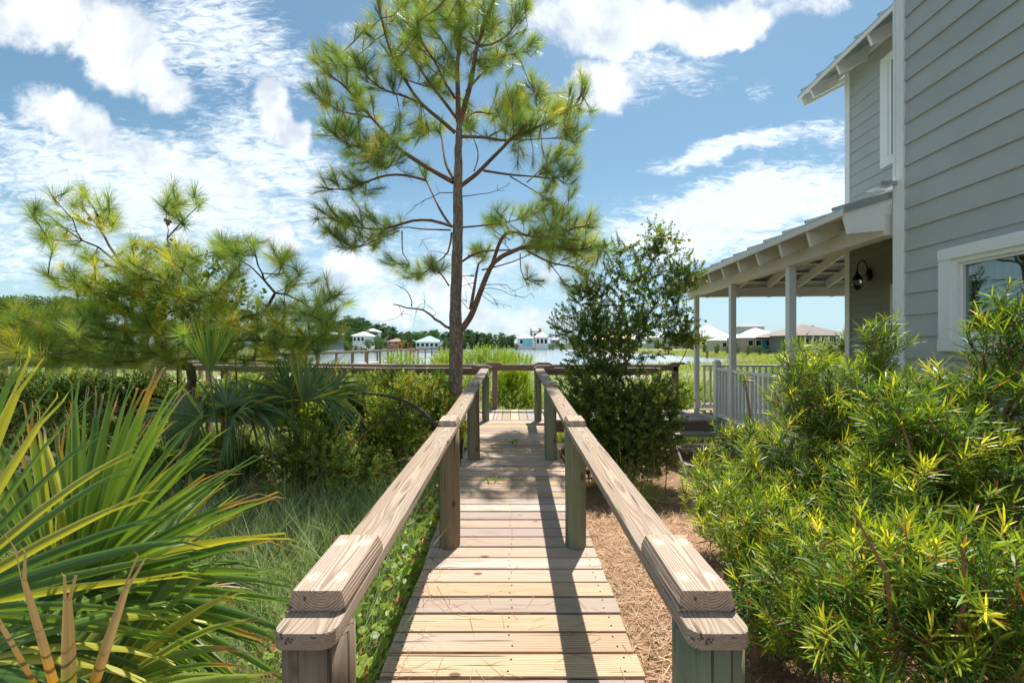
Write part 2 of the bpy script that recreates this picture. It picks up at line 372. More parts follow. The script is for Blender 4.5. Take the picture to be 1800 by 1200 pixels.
M_siding_u = paint('pale_grey_siding', (.43, .445, .435), .5, .5, 1, .04)
M_trim = paint('white_trim', (.84, .84, .82), .45, .15, 2, .04)
M_cream = paint('cream_painted_timber', (.72, .70, .64), .5, .2, 1, .05)
M_colp = paint('grey_white_painted_column', (.74, .75, .74), .5, .2, 2, .05)
M_metal = plain('galvanised_roof_metal', (.42, .45, .46), .42, .7, .08)
M_metal_u = plain('roof_underside', (.30, .30, .28), .6, .1, .15)
M_black = plain('black_iron', (.012, .011, .011), .4, .5, .2)
M_dark = plain('dark_void', (.015, .014, .012), .9)
M_pine = leafmat('pine_needles', .40, .4, (1.4, 1.3, .5), .4, 1.45)
M_leaf = leafmat('broad_leaves', .42, .42)
M_pod = leafmat('yew_leaves', .45, .40, (1.6, 1.5, .45), .38, 1.35)
M_palm = leafmat('palmetto_leaves', .38, .38, (1.35, 1.3, .55), .45)
M_grass = leafmat('grass_blades', .4, .5)
M_far = leafmat('far_leaves', .2, .7, spec=.1)
M_bark = bark('pine_bark', (.58, .46, .38), (.20, .15, .12), 1., (.48, .28, .19))
M_barkr = bark('red_pine_bark', (.50, .31, .21), (.24, .14, .10), 1.5)
M_bark2 = bark('grey_brown_bark', (.27, .22, .17), (.10, .08, .06), 2.)
M_twig = plain('red_brown_twig', (.26, .12, .07), .7, 0, .3, 12.)
M_twigd = plain('dark_twig', (.085, .065, .05), .8, 0, .3, 12.)
M_ground = attr('ground_cover', .95, .03, 28.)
M_straw = attr('loose_needles', .8, .001, 10.)

# ---------------------------------------------------------------- ground and water
LAKE = np.array([(-40, 50), (-12, 44), (-4, 40), (10, 43), (22, 46), (30, 52), (36, 60), (35.5, 78), (34, 100), (28, 150), (24, 176), (-20, 180), (-70, 172), (-58, 120), (-46, 80)], float)
WZ = -1.17
def sdist(x, y):
    inside = np.zeros(x.shape, bool); dm = np.full(x.shape, 1e9); n = len(LAKE)
    for i in range(n):
        ax, ay = LAKE[i]; bx, by = LAKE[(i+1) % n]
        t = np.clip(((x-ax)*(bx-ax)+(y-ay)*(by-ay))/((bx-ax)**2+(by-ay)**2), 0, 1)
        dm = np.minimum(dm, np.hypot(x-ax-t*(bx-ax), y-ay-t*(by-ay)))
        c = ((ay > y) != (by > y)) & (x < (bx-ax)*(y-ay)/(by-ay+1e-12)+ax); inside ^= c
    return np.where(inside, -dm, dm)
def wav(x, y, s, k=0): return np.sin(x*s+1.3*np.sin(y*s*.7+k))*np.cos(y*s*.9+1.7*np.sin(x*s*.6+2*k))
def sm(a, b, x): t = np.clip((x-a)/(b-a), 0, 1); return t*t*(3-2*t)
def gz(x, y):
    x = np.asarray(x, float); y = np.asarray(y, float)
    right = -.15-.34*sm(2.2, 6.5, y); left = -.42-.25*sm(3, 8, y)-.06*np.clip(-x-1, 0, 6)/6
    near = right+(left-right)*sm(.35, -.75, x)
    z = near+(-.88-near)*sm(6.8, 13, y)
    z = z+.05*wav(x, y, .5)*sm(8, 20, y)+.03*wav(x, y, 2.1, 3)*sm(.9, 2.2, np.abs(x))
    s = sdist(x+.9*wav(x, y, .3), y+.9*wav(y, x, .27))
    z = np.where(y > 25, z+.35*sm(6, 60, s), z)
    return z+(-2.4-z)*sm(1.5, -2.5, s)
def ground():
    xs = np.sinh(np.linspace(-6.6, 6.6, 420))*3.4; ys = -14+np.concatenate((np.linspace(0, 30, 220, endpoint=False), 30+np.sinh(np.linspace(0, 5.6, 300))*17))
    X, Y = np.meshgrid(xs, ys); Z = gz(X, Y); nx, ny = len(xs), len(ys)
    i = np.arange(nx-1)[None]+np.arange(ny-1)[:, None]*nx; Q = np.stack((i, i+1, i+nx+1, i+nx), -1).reshape(-1, 4)
    v = np.stack((X, Y, Z), -1).reshape(-1, 3)
    straw = np.array((.33, .20, .125)); soil = np.array((.075, .065, .045)); marsh = np.array((.17, .21, .075)); dry = np.array((.30, .28, .15)); sand = np.array((.62, .56, .46)); mud = np.array((.16, .14, .10)); wood_ = np.array((.05, .07, .035))
    def L(a, b, t): return a+(b-a)*t[..., None]
    c = L(np.broadcast_to(soil, X.shape+(3,)), straw, sm(.3, .7, X)*sm(8.5, 6.5, Y))
    c = L(c, marsh, sm(9, 11.5, Y)); n = wav(X, Y, .23, 1)+.6*wav(X, Y, .071, 2)+.4*wav(X, Y, .9, 1)
    c = L(c, dry, sm(.0, .9, n)*sm(11, 16, Y)); c = L(c, sand, sm(.75, 1.05, n)*sm(18, 30, Y)*sm(0, 8, X)*sm(110, 80, Y))
    c = L(c, sand, np.exp(-(((X-26)/9)**2+((Y-44-.3*X)/3)**2))*.9)
    s = sdist(X, Y); c = L(c, mud, sm(2.5, .5, s)); c = L(c, wood_, sm(150, 200, Y)+0*X)
    b = B(); b.add(v, Q, c=c.reshape(-1, 3)); o = build(b, 'ground', M_ground, smooth=True, origin=(0, 0, 0)); tag(o, kind='structure')
    def fw(t, p, out):
        tc = t.new('ShaderNodeTexCoord').outputs['Object']; p.inputs['Base Color'].default_value = (.26, .32, .34, 1); p.inputs['Roughness'].default_value = .16
        p.inputs['Specular IOR Level'].default_value = .8
        n = t.noise(t.mapping(tc, scale=(1, 3, 1)), 1.6, 6., .65); bump(t, p, n, .02, .5)
    b = B(); b.add([(-300, 30, WZ), (300, 30, WZ), (300, 230, WZ), (-300, 230, WZ)], [(0, 1, 2, 3)]); tag(build(b, 'water', mat('lake_water', fw)), kind='structure')
ground()

# ---------------------------------------------------------------- boardwalk
HD = [(-1.5, 1.56), (.6, 1.54), (2.96, 1.49), (4.92, 1.40), (7.05, 1.32), (30, 1.32)]
def dz(y): return CZ-float(np.interp(y, [a for a, _ in HD], [h for _, h in HD]))
RX = .465; CWZ = CZ-1.32
def boardwalk():
    t = thing('boardwalk', 'weathered timber boardwalk ramp with two handrails running straight towards the lake', 'boardwalk', (0, .5, -.3))
    b = B(); y = -1.4; sb = B()
    posts_y = [.985, 3.03, 4.96, 6.98]
    while y < 7.02:
        pw = .1255+random.uniform(-.003, .003); jl, jr = random.uniform(-.012, .012), random.uniform(-.01, .01)
        y1 = min(y+pw, 7.05)
        W = .6
        z0, z1 = dz(y), dz(y1); zz = random.uniform(-.0015, .0015)
        v = [(-W+jl, y, z0+zz), (W+jr, y, z0+zz), (W+jr, y1, z1+zz), (-W+jl, y1, z1+zz)]
        b.prism(v[::-1], (0, 0, -.036))
        for xx in (-.54, -.01, .53):
            for yy in (.035, .1):
                a = np.arange(6)/6*2*pi; cx, cy = xx+random.uniform(-.012, .012), y+yy+random.uniform(-.01, .01)
                sb.add(np.stack((cx+.0055*np.cos(a), cy+.0055*np.sin(a), np.full(6, dz(cy)+zz+.0012)), 1), [(0, 1, 2, 3), (0, 3, 4, 5)])
        y = y1+random.uniform(.013, .020)
    build(b, 'decking', M_plank_x, t, bevel=.003); tag(build(sb, 'deck_screws', M_dark, t), kind='stuff')
    for x in (-.5, 0, .5):
        jb = B(); q = [(-1.4), 2.96, 4.92, 7.03]
        for a, c in zip(q[:-1], q[1:]): jb.beam((x, a, dz(a)-.037), (x, c, dz(c)-.037), .04, .18)
        build(jb, 'joist', M_post_b, t)
    for s in (-1, 1):
        for k, y in enumerate(posts_y):
            r = (.079, .076, .074, .062)[k]; top = dz(y)+.892-.038; base = float(gz(s*RX, y))-.4
            cx = s*RX+(.0 if k else .0)
            if k == 3: cx = s*.445
            pb = B(); n = 28; a = np.arange(n)/n*2*pi; rings = []
            zs = np.linspace(base, top, 14)
            for j, z in enumerate(zs):
                rr = r*(1+.03*np.sin(a*3+k+z*2)+.012*np.sin(a*9+z*7+k*3))
                if k == 0 and s < 0: rr = np.where(np.sin(a) < -.8, r*.8/np.maximum(-np.sin(a), .8)*1.0, rr)
                rings.append(np.stack((cx+rr*np.cos(a)+.004*math.sin(z*3+k), y+rr*np.sin(a), np.full(n, z)), 1))
            q = [(j*n+i, j*n+(i+1) % n, (j+1)*n+(i+1) % n, (j+1)*n+i) for j in range(13) for i in range(n)]
            pb.add(np.vstack(rings), q); pb.add([(cx, y, top)]); pb.T.append(np.array([(13*n+i, 13*n+(i+1) % n, 14*n) for i in range(n)]))
            build(pb, 'post', M_post_g if s > 0 or k == 3 else M_post_b, t, smooth=True)
        # handrail boards, in three lengths meeting over the posts
        seg = [(.905, 3.03), (3.033, 4.96), (4.963, 6.99)]
        for k, (a, c) in enumerate(seg):
            rb = B(); w = .07
            za, zc = dz(a)+.892, dz(c)+.892
            if k == 0:
                pl = [(-w, c), (w, c)]+[(w-.03+.03*math.cos(q), a+.03-.03*math.sin(q)) for q in np.linspace(0, pi/2, 5)]+[(-w+.03-.03*math.sin(q), a+.03-.03*math.cos(q)) for q in np.linspace(0, pi/2, 5)]
            else: pl = [(-w, c), (w, c), (w, a), (-w, a)]
            xo = [(-.003, -.004), (0, 0), (.0, .003)][k]
            poly = [(s*RX+x, y, za+(zc-za)*(y-a)/(c-a)) for x, y in pl]
            rb.prism(poly, (0, 0, -.038))
            ml = B()
            if k == 2: pass
            build(rb, 'handrail', M_rail_y, t, origin=(s*RX, (a+c)/2, (za+zc)/2-.02), bevel=.004)
        # splice blocks on top
        for k, (a, c) in enumerate([(.975, 1.26), (2.935, 3.12), (4.87, 5.05)]):
            bb = B(); za, zc = dz(a)+.8935, dz(c)+.8935; w0, w1, h = .069, .058, .05 if k == 0 else .042
            v = []
            for yy, zz, e in ((a, za, 0), (c, zc, .012)):
                v += [(s*RX-w0, yy, zz), (s*RX+w0, yy, zz), (s*RX+w0-.002, yy, zz+h*.35), (s*RX+w1, yy-e, zz+h), (s*RX-w1, yy-e, zz+h), (s*RX-w0+.002, yy, zz+h*.35)]
            bb.add(v, [(0, 1, 7, 6), (1, 2, 8, 7), (2, 3, 9, 8), (3, 4, 10, 9), (4, 5, 11, 10), (5, 0, 6, 11), (1, 0, 5, 2), (2, 5, 4, 3), (6, 7, 8, 11), (8, 9, 10, 11)])
            build(bb, 'splice_block', M_block_y, t, origin=(s*RX, (a+c)/2, (za+zc)/2), bevel=.0025)
boardwalk()

def rail_run(t, pts, zt, w=.14, h=.038, mat_=None, posts=None, pr=.06, pmat=None, blocks=(), sq=True, base=None):
    for a, c in zip(pts[:-1], pts[1:]):
        rb = B(); rb.beam((a[0], a[1], zt), (c[0], c[1], zt), w, h); rb.beam((a[0], a[1], zt-h-.002), (c[0], c[1], zt-h-.002), .04, .085)
        build(rb, 'handrail', mat_, t)
    for (x, y) in posts or []:
        pb = B(); z0 = float(gz(x, y))-.3 if base is None else base
        if sq: pb.box(x-pr, x+pr, y-pr, y+pr, z0, zt-h-.004)
        else: pb.lathe([(pr, 0), (pr*1.02, (zt-z0)/2), (pr*.97, zt-h-.004-z0)], (x, y, z0), 16)
        build(pb, 'post', pmat, t, smooth=not sq)
    for (x, y, ux, uy) in blocks:
        bb = B(); L = .17; l2 = .11; n = np.array((ux, uy)); m = np.array((-uy, ux))*.07
        def q(k, z, sgn): p = np.array((x, y))+n*k+m*sgn; return (p[0], p[1], z)
        prof = [(-L, zt+.002), (L, zt+.002), (L, zt+.008), (l2, zt+.042), (-l2, zt+.042), (-L, zt+.008)]
        poly = [q(k, z, -1) for k, z in prof]
        bb.prism(poly, (m[0]*2, m[1]*2, 0)); build(bb, 'splice_block', mat_, t)
def crosswalk():
    t = thing('boardwalk', 'brown-railed cross boardwalk that meets the ramp at a T and joins the porch', 'boardwalk', (0, 7.6, -.8))
    b = B()
    x = -2.3
    while x < 3.62:
        x1 = x+.138; y0 = 7.06; y1 = 8.16
        b.prism([(x, y0, CWZ), (x1, y0, CWZ), (x1, y1, CWZ+random.uniform(-.002, .002)), (x, y1, CWZ)][::-1], (0, 0, -.036)); x = x1+.014
    build(b, 'decking', M_plank_y, t)
    # left leg, swinging away to the left
    A = np.array((-2.3, 7.06)); E = np.array((-13.5, 10.1)); d = (E-A)/np.linalg.norm(E-A); nrm = np.array((-d[1], d[0]))
    if nrm[1] < 0: nrm = -nrm
    Ltot = np.linalg.norm(E-A); b = B(); s = .02
    while s < Ltot:
        p = A+d*s; q = p+d*.138
        b.prism([(*p, CWZ), (*q, CWZ), (*(q+nrm*1.1), CWZ), (*(p+nrm*1.1), CWZ)], (0, 0, -.036)); s += .152
    build(b, 'decking', M_plank_y, t)
    jb = B(); jb.box(-2.2, 3.5, 7.09, 7.13, CWZ-.22, CWZ-.037); build(jb, 'edge_joist', M_rail_x, t)
    jb = B(); jb.beam((*(A+nrm*.06), CWZ-.04), (*(E+nrm*.06), CWZ-.04), .04, .2); build(jb, 'edge_joist', M_rail_x, t)
    zt = CWZ+.895
    yf = 8.18
    # far rail
    rail_run(t, [(-2.4, yf), (3.32, yf)], zt, mat_=M_rail_x, posts=[(-.345, yf+.05), (1.5, yf+.05), (3.27, yf+.03)], pr=.05, pmat=M_rail_x, blocks=[(-.36, yf, 1, 0), (.62, yf, 1, 0), (2.2, yf, 1, 0), (3.3, yf, 1, 0)])
    # near rail, left and right of the opening
    rail_run(t, [(-2.32, 7.08), (-.375, 7.08)], zt, mat_=M_rail_x, posts=[(-2.3, 7.1)], pr=.075, pmat=M_post_g, blocks=[(-.52, 7.08, 1, 0)], sq=False)
    rail_run(t, [(.38, 7.08), (2.55, 7.08)], zt, mat_=M_rail_x, posts=[(2.5, 7.1)], pr=.06, pmat=M_rail_x, blocks=[(.55, 7.08, 1, 0)])
    a = A+nrm*.03; f = A+nrm*1.12
    ks = [1.7, 3.4, 5.1, 6.8, 8.5, 10.2]
    rail_run(t, [tuple(a+d*.02), tuple(a+d*Ltot)], zt, mat_=M_rail_l, posts=[tuple(a+d*k) for k in ks], pr=.06, pmat=M_post_b, blocks=[(*(a+d*k), *d) for k in ks[::2]])
    rail_run(t, [tuple(f+d*-.1), tuple(f+d*Ltot)], zt, mat_=M_rail_l, posts=[tuple(f+d*(k+.1)) for k in [.1]+ks], pr=.05, pmat=M_rail_x)
crosswalk()
def pier():
    t = thing('pier', 'long narrow timber pier on many posts crossing the water at left', 'pier', (-12, 25, -1.2))
    pts = [np.array((-12.4, 11.0)), np.array((-11.6, 22.)), np.array((-8.9, 41.))]; z = CWZ-.1
    for a, c in zip(pts[:-1], pts[1:]):
        d = (c-a)/np.linalg.norm(c-a); n = np.array((d[1], -d[0])); L = np.linalg.norm(c-a)
        b = B(); s = 0
        while s < L-.1:
            p = a+d*s-n*.6; q = p+d*.138; b.prism([(*p, z), (*q, z), (*(q+n*1.2), z), (*(p+n*1.2), z)][::-1], (0, 0, -.04)); s += .15
        build(b, 'decking', M_plank_y, t)
        k = int(L/1.9)
        for sgn in (-1, 1):
            o = n*.58*sgn
            rail_run(t, [tuple(a+o), tuple(c+o)], z+.9, mat_=M_plank_y, posts=[tuple(a+o+d*(L*(i+.5)/k)) for i in range(k)], pr=.055, pmat=M_post_b, base=-1.9)
    e = pts[-1]
    b = B(); b.box(e[0]-1.4, e[0]+2.6, e[1]+.02, e[1]+3.5, z-.05, z-.002); build(b, 'end_platform', M_plank_y, t)
    for (x, y) in [(e[0]-1.3, e[1]+.1), (e[0]+.2, e[1]+3.4), (e[0]+1.3, e[1]+3.4), (e[0]+2.5, e[1]+3.4), (e[0]+2.5, e[1]+.1)]:
        b = B(); b.box(x-.06, x+.06, y-.06, y+.06, -1.9, z+.95); build(b, 'post', M_rail_x, t)
    b = B(); b.beam((e[0]-1.3, e[1]+3.4, z+.9), (e[0]+2.5, e[1]+3.4, z+.9), .05, .12); b.beam((e[0]-1.3, e[1]+3.4, z+.5), (e[0]+2.5, e[1]+3.4, z+.5), .05, .1); build(b, 'handrail', M_rail_x, t)
pier()

# ---------------------------------------------------------------- house (local frame: x = outward from wall line, y = along the wall)
HR = -math.atan(.0762)
def house():
    h = thing('house', 'grey lap-sided house with white trim and metal-roofed porch on the right', 'house', (3.05, 0, 0), rz=HR); WL[h.name] = np.zeros(3)
    def bx(name, m, *bxs, bevel=0.):
        b = B()
        for q in bxs: b.box(*q)
        return build(b, name, m, h, bevel=bevel)
    def siding(name, m, x, v0, v1, z0, z1, ex, hole=None, th=.022):
        b = B(); z = z0
        while z < z1-.01:
            zt = min(z+ex, z1)
            runs = [(v0, v1)]
            if hole and zt > hole[2]+.002 and z < hole[3]-.002: runs = [(v0, hole[0]), (hole[1], v1)]
            segs_ = []
            for a, c in runs:
                cuts = [a]+([a+random.uniform(.25, .75)*(c-a)] if c-a > 1.6 and random.random() < .7 else [])+[c]
                segs_ += [(p+(.0015 if k else 0), q) for k, (p, q) in enumerate(zip(cuts[:-1], cuts[1:]))]
            if hole and len(runs) == 2:
                if zt > hole[3]+.01: b.box(x-.012, x, hole[0], hole[1], max(z, hole[3]+.001), zt)
                if z < hole[2]-.01: b.box(x-.018, x, hole[0], hole[1], z, min(zt, hole[2]-.001))
            if True:
                for p, q in segs_:
                    b.add([(x, p, zt+.015), (x-.006, p, zt+.015), (x-th, p, z), (x, p, z), (x, q, zt+.015), (x-.006, q, zt+.015), (x-th, q, z), (x, q, z)],
                          [(0, 1, 2, 3), (4, 7, 6, 5), (1, 5, 6, 2), (3, 2, 6, 7), (0, 4, 5, 1)])
            z += ex
        return build(b, name, m, h)
    C0 = 3.55; R0 = 1.82; R1 = 6.74; TOP = 6.3
    WZ0, WZ1, WV0, WV1 = CZ-.06+.085, CZ+.705-.085, 1.95, 3.035     # window hole
    siding('siding_wall', M_siding, 0, -3.2, C0-.105, -.55, TOP, .178, hole=(WV0, WV1, WZ0, WZ1))
    bx('wall', M_siding, (.02, .16, -3.2, WV0, -.6, TOP), (.02, .16, WV1, C0-.01, -.6, TOP), (.02, .16, WV0+.001, WV1-.001, -.6, WZ0), (.02, .16, WV0+.001, WV1-.001, WZ1, TOP))
    bx('corner_board', M_trim, (-.03, .015, C0-.105, C0, -.55, TOP), (.02, .14, C0+.0, C0+.028, -.55, TOP), bevel=.004)
    bx('corner_board', M_trim, (-.034, -.031, C0-.03, C0-.024, -.5, TOP))
    bx('back_wall', M_siding, (.15, 6.5, C0-.04, C0-.012, -.55, TOP))
    # window
    w = thing('window', None, None, (0, 0, 0)); w.parent = h
    def wp(name, m, *q, bevel=.002):
        for a in q:
            b = B(); b.box(*a); build(b, name, m, w, bevel=bevel)
    a0, a1, b0, b1 = WV0-.09, WV1+.09, CZ-.06, CZ+.705
    wp('trim', M_trim, (-.045, -.002, a1-.093, a1, b0+.087, b1-.087), (-.045, -.002, a0, a0+.093, b0+.087, b1-.087), bevel=.003)
    wp('head_trim', M_trim, (-.05, -.002, a0, a1, b1-.086, b1), bevel=.003)
    wp('sill', M_trim, (-.052, -.002, a0, a1, b0, b0+.086), bevel=.003)
    wp('sash', M_trim, (-.03, .06, WV1-.035, WV1+.002, WZ0-.002, WZ1+.002), (-.03, .06, WV0-.002, WV0+.035, WZ0-.002, WZ1+.002), (-.029, .059, WV0+.035, WV1-.035, WZ0-.002, WZ0+.035), (-.029, .059, WV0+.035, WV1-.035, WZ1-.035, WZ1+.002))
    wp('sash', M_trim, (-.012, .05, WV1-.06, WV1-.036, WZ0+.036, WZ1-.036), (-.012, .05, WV0+.036, WV0+.06, WZ0+.036, WZ1-.036), (-.011, .049, WV0+.06, WV1-.06, WZ0+.036, WZ0+.055), (-.011, .049, WV0+.06, WV1-.06, WZ1-.055, WZ1-.036))
    def fg(t, p, out):
        g = t.new('ShaderNodeBsdfGlossy'); g.inputs['Roughness'].default_value = .01; g.inputs[0].default_value = (.9, .95, .93, 1)
        tr = t.new('ShaderNodeBsdfTransparent'); tr.inputs[0].default_value = (.42, .55, .50, 1)
        lw = t.new('ShaderNodeLayerWeight'); lw.inputs[0].default_value = .35
        mx = t.new('ShaderNodeMixShader'); t.put(mx.inputs[0], t.mapr(lw.outputs['Fresnel'], 0., 1., .05, .20)); t.l.new(tr.outputs[0], mx.inputs[1]); t.l.new(g.outputs[0], mx.inputs[2]); t.l.new(mx.outputs[0], out.inputs[0])
        bm = t.new('ShaderNodeBump'); bm.inputs['Strength'].default_value = .06; bm.inputs['Distance'].default_value = .02
        t.put(bm.inputs['Height'], t.noise(t.new('ShaderNodeTexCoord').outputs['Object'], 3., 2.)); t.l.new(bm.outputs[0], g.inputs['Normal'])
    b = B(); b.add([(.01, WV0+.03, WZ0+.03), (.01, WV1-.03, WZ0+.03), (.01, WV1-.03, WZ1-.03), (.01, WV0+.03, WZ1-.03)], [(0, 1, 2, 3)]); build(b, 'pane', mat('window_glass', fg), w)
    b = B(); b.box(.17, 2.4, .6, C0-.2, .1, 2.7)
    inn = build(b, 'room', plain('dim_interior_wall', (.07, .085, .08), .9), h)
    b = B(); n = 30
    vv = [(.10+.025*math.sin(k*1.3), WV1-.05-k*.011, z) for k in range(n) for z in (WZ0, WZ1)]
    b.add(vv, [(2*k, 2*k+2, 2*k+3, 2*k+1) for k in range(n-1)]); build(b, 'curtain', plain('pale_green_curtain', (.30, .42, .38), .9), h)
    # recessed wing wall
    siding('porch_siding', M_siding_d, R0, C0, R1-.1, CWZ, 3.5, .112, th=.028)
    siding('upper_siding', M_siding_u, R0-.001, C0, R1-.1, 3.45, 5.98, .178)
    bx('wing_wall', M_siding, (R0+.02, R0+.2, C0, R1-.02, -.6, 6.05), (R0+.2, 7, R1-.16, R1-.02, -.6, 6.05))
    bx('corner_board', M_trim, (R0-.03, R0+.015, R1-.1, R1, -.5, 5.98), (R0+.02, R0+.12, R1-.02, R1+.01, -.5, 5.98), bevel=.003)
    bx('door_trim', M_cream, (R0-.035, R0, 5.75, 5.87, CWZ, 2.35), (R0-.035, R0, 4.7, 5.75, 2.25, 2.35))
    w2 = thing('window', None, None, (0, 0, 0)); w2.parent = h
    b = B(); b.box(R0-.045, R0, 5.90, 6.03, 4.02, 5.58); b.box(R0-.05, R0, 4.7, 5.9, 5.46, 5.58); b.box(R0-.05, R0, 4.7, 5.9, 4.02, 4.14); build(b, 'trim', M_trim, w2, bevel=.003)
    b = B(); b.box(R0-.033, R0, 5.85, 5.90, 4.14, 5.46); build(b, 'sash', M_trim, w2)
    b = B(); b.box(R0-.028, R0, 4.75, 5.85, 4.14, 5.46); build(b, 'pane', plain('dark_upper_glass', (.03, .045, .05), .06), w2)
    # upper roof
    sl = .5; ue = R0-.5; ze = CZ+4.25; vE = R1+.43
    def roof_z(u, u0, z0, s): return z0+s*(u-u0)
    b = B(); b.prism([(ue, C0+.03, ze), (ue, vE, ze), (7.2, vE, ze+sl*(7.2-ue)), (7.2, C0+.03, ze+sl*(7.2-ue))], (0, 0, -.025)); build(b, 'upper_roof', M_metal, h)
    v = C0+.3; b = B()
    while v < vE: b.beam((ue-.02, v, ze+.035), (7.2, v, ze+.035+sl*(7.2-ue)), .025, .036); v += .4
    build(b, 'roof_seams', M_metal, h)
    b = B(); b.beam((ue+.01, C0+.05, ze-.027), (ue+.01, vE, ze-.027), .02, .05); build(b, 'roof_edge', M_trim, h)
    for v in np.arange(C0+.35, vE, .60):
        b = B(); b.prism([(ue+.04, v-.02, ze-.05), (R0+.3, v-.02, ze-.05+sl*(R0+.26-ue)), (R0+.3, v-.02, ze-.22+sl*(R0+.26-ue)), (ue+.1, v-.02, ze-.2)], (0, .04, 0)); build(b, 'rafter_tail', M_trim, h)
    b = B(); b.prism([(ue+.04, vE-.045, ze-.03), (7.0, vE-.045, ze-.03+sl*(7.-ue-.04)), (7.0, vE-.045, ze-.22+sl*(7.-ue-.04)), (ue+.1, vE-.045, ze-.2)], (0, .035, 0)); build(b, 'rake_board', M_trim, h)
    bx('frieze_board', M_trim, (R0-.036, R0-.002, C0+.02, R1+.35, 5.84, 6.04))
    # porch roof
    s2 = .3; pe = -.4; pz = CZ+1.2; vN = C0+.045; vF = 8.75; R = R0+.0
    hw = R-pe; vh = vF-hw; zt_ = pz+s2*hw
    b = B(); b.prism([(pe, vN, pz), (pe, vF, pz), (R, vh, zt_), (R, vN, zt_)], (0, 0, -.02)); build(b, 'porch_roof', M_metal, h)
    b = B(); b.prism([(pe, vF, pz), (6., vF, pz), (6., vh, zt_), (R, vh, zt_)], (0, 0, -.02)); build(b, 'porch_roof', M_metal, h)
    v = vN+.12; b = B()
    while v < vF: um = min(R-.02, pe+(vF-v)); b.beam((pe-.015, v, pz+.03), (max(um, pe+.05), v, pz+.03+s2*(max(um, pe+.05)-pe)), .022, .03); v += .39
    build(b, 'roof_seams', M_metal, h)
    b = B()
    for u in np.arange(-.15, R, .42): b.box(u-.04, u+.04, vN+.05, vF-(u-pe)-.02, pz+s2*(u-pe)-.058, pz+s2*(u-pe)-.034)
    for v in np.arange(vF-.3, vh+.05, -.36): b.box(pe+(vF-v)+.02, 5.9, v-.045, v+.045, pz+s2*(vF-v)-.058, pz+s2*(vF-v)-.034)
    build(b, 'purlins', M_cream, h)
    for u in np.arange(.35, 5.9, .56):
        ve = max(R1+.02, vF-(u-pe)) if u > R+.0 else vF-(u-pe)+.02
        tz = lambda v_: pz+s2*(vF-v_)-.06
        b = B(); b.prism([(u-.02, vF-.04, tz(vF-.04)), (u-.02, ve, tz(ve)), (u-.02, ve, tz(ve)-.15), (u-.02, 8.30, tz(8.3)-.15), (u-.02, vF-.08, tz(vF-.08)-.13)], (.04, 0, 0)); build(b, 'rafter', M_cream, h)
    hb = B(); hb.beam((pe+.05, vF-.05, pz-.05), (R+.15, vh-.15, zt_-.01), .045, .17); build(hb, 'hip_rafter', M_cream, h)
    b = B(); b.box(pe, 6., vF-.02, vF+.004, pz-.075, pz-.021); build(b, 'fascia', M_cream, h)
    b = B(); b.box(pe-.005, pe+.02, vN, vF, pz-.075, pz-.021); build(b, 'fascia', M_cream, h)
    b = B(); b.prism([(pe-.012, vN-.028, pz+.004), (.0, vN-.028, pz+.004+s2*(-pe+.012)), (.0, vN-.028, pz-.055+s2*(-pe+.012)), (pe-.012, vN-.028, pz-.055)], (0, .02, 0)); build(b, 'drip_edge', M_metal, h)
    b = B(); b.prism([(pe+.0, vN-.006, pz-.022), (-.001, vN-.006, pz-.022+s2*(-pe)), (-.001, vN-.006, pz-.24+s2*(-pe)*.0+.03), (pe+.05, vN-.006, pz-.235)], (0, .04, 0)); build(b, 'rake_board', M_trim, h)
    bx('flashing', M_metal, (-.16, .01, C0-.05, C0+.12, pz+.155, pz+.185))
    # rafters: the tails show under the eave, the full length shows from below inside the porch
    for v in [vN+.55+.5*k for k in range(9)]:
        b = B(); top = lambda u: pz+s2*(u-pe)-.06; R = min(R0, pe+(vF-v)+.0)
        if R < .3: R = .3
        b.prism([(pe+.022, v-.02, top(pe+.022)), (R-.01, v-.02, top(R-.01)), (R-.01, v-.02, top(R-.01)-.15), (.14, v-.02, top(.14)-.15), (.0, v-.02, CZ+1.13), (pe+.07, v-.02, CZ+.975)], (0, .04, 0)); build(b, 'rafter', M_cream, h)
    R = R0
    bx('porch_beam', M_cream, (-.07, .07, C0+.03, vF-.25, CZ+.94, CZ+1.125), bevel=.004)
    bx('porch_beam', M_cream, (.071, 6., 8.36, 8.48, CZ+.94, CZ+1.12), bevel=.004)
    bx('gable_board', M_cream, (.08, 6., 8.42, 8.45, CZ+1.121, CZ+1.21))
    for u in (.3, .9, 1.5, 2.1, 2.7):
        bx('soffit_lamp', M_cream, (u-.02, u+.02, 8.38, 8.43, CZ+.925, CZ+.939))
    for v in (5.06, 6.62, 8.17):
        bx('column', M_colp, (-.042, .042, v-.042, v+.042, CWZ-.02, CZ+.939), bevel=.004)
    # porch floor, skirt
    b = B(); u = .08
    while u < R0-.02:
        b.box(u, min(u+.135, R0-.02), C0+.03, 8.3, CWZ-.03, CWZ-.002); u += .142
    while u < 5.5: b.box(u, u+.135, R1+.05, 8.3, CWZ-.03, CWZ-.002); u += .142
    build(b, 'porch_floor', M_plank_y, h)
    b = B(); z = -.75
    while z < CWZ-.05: b.box(.02, .05, C0+.03, 7.05, z, z+.135); z += .142
    build(b, 'porch_skirt', M_siding_u, h)
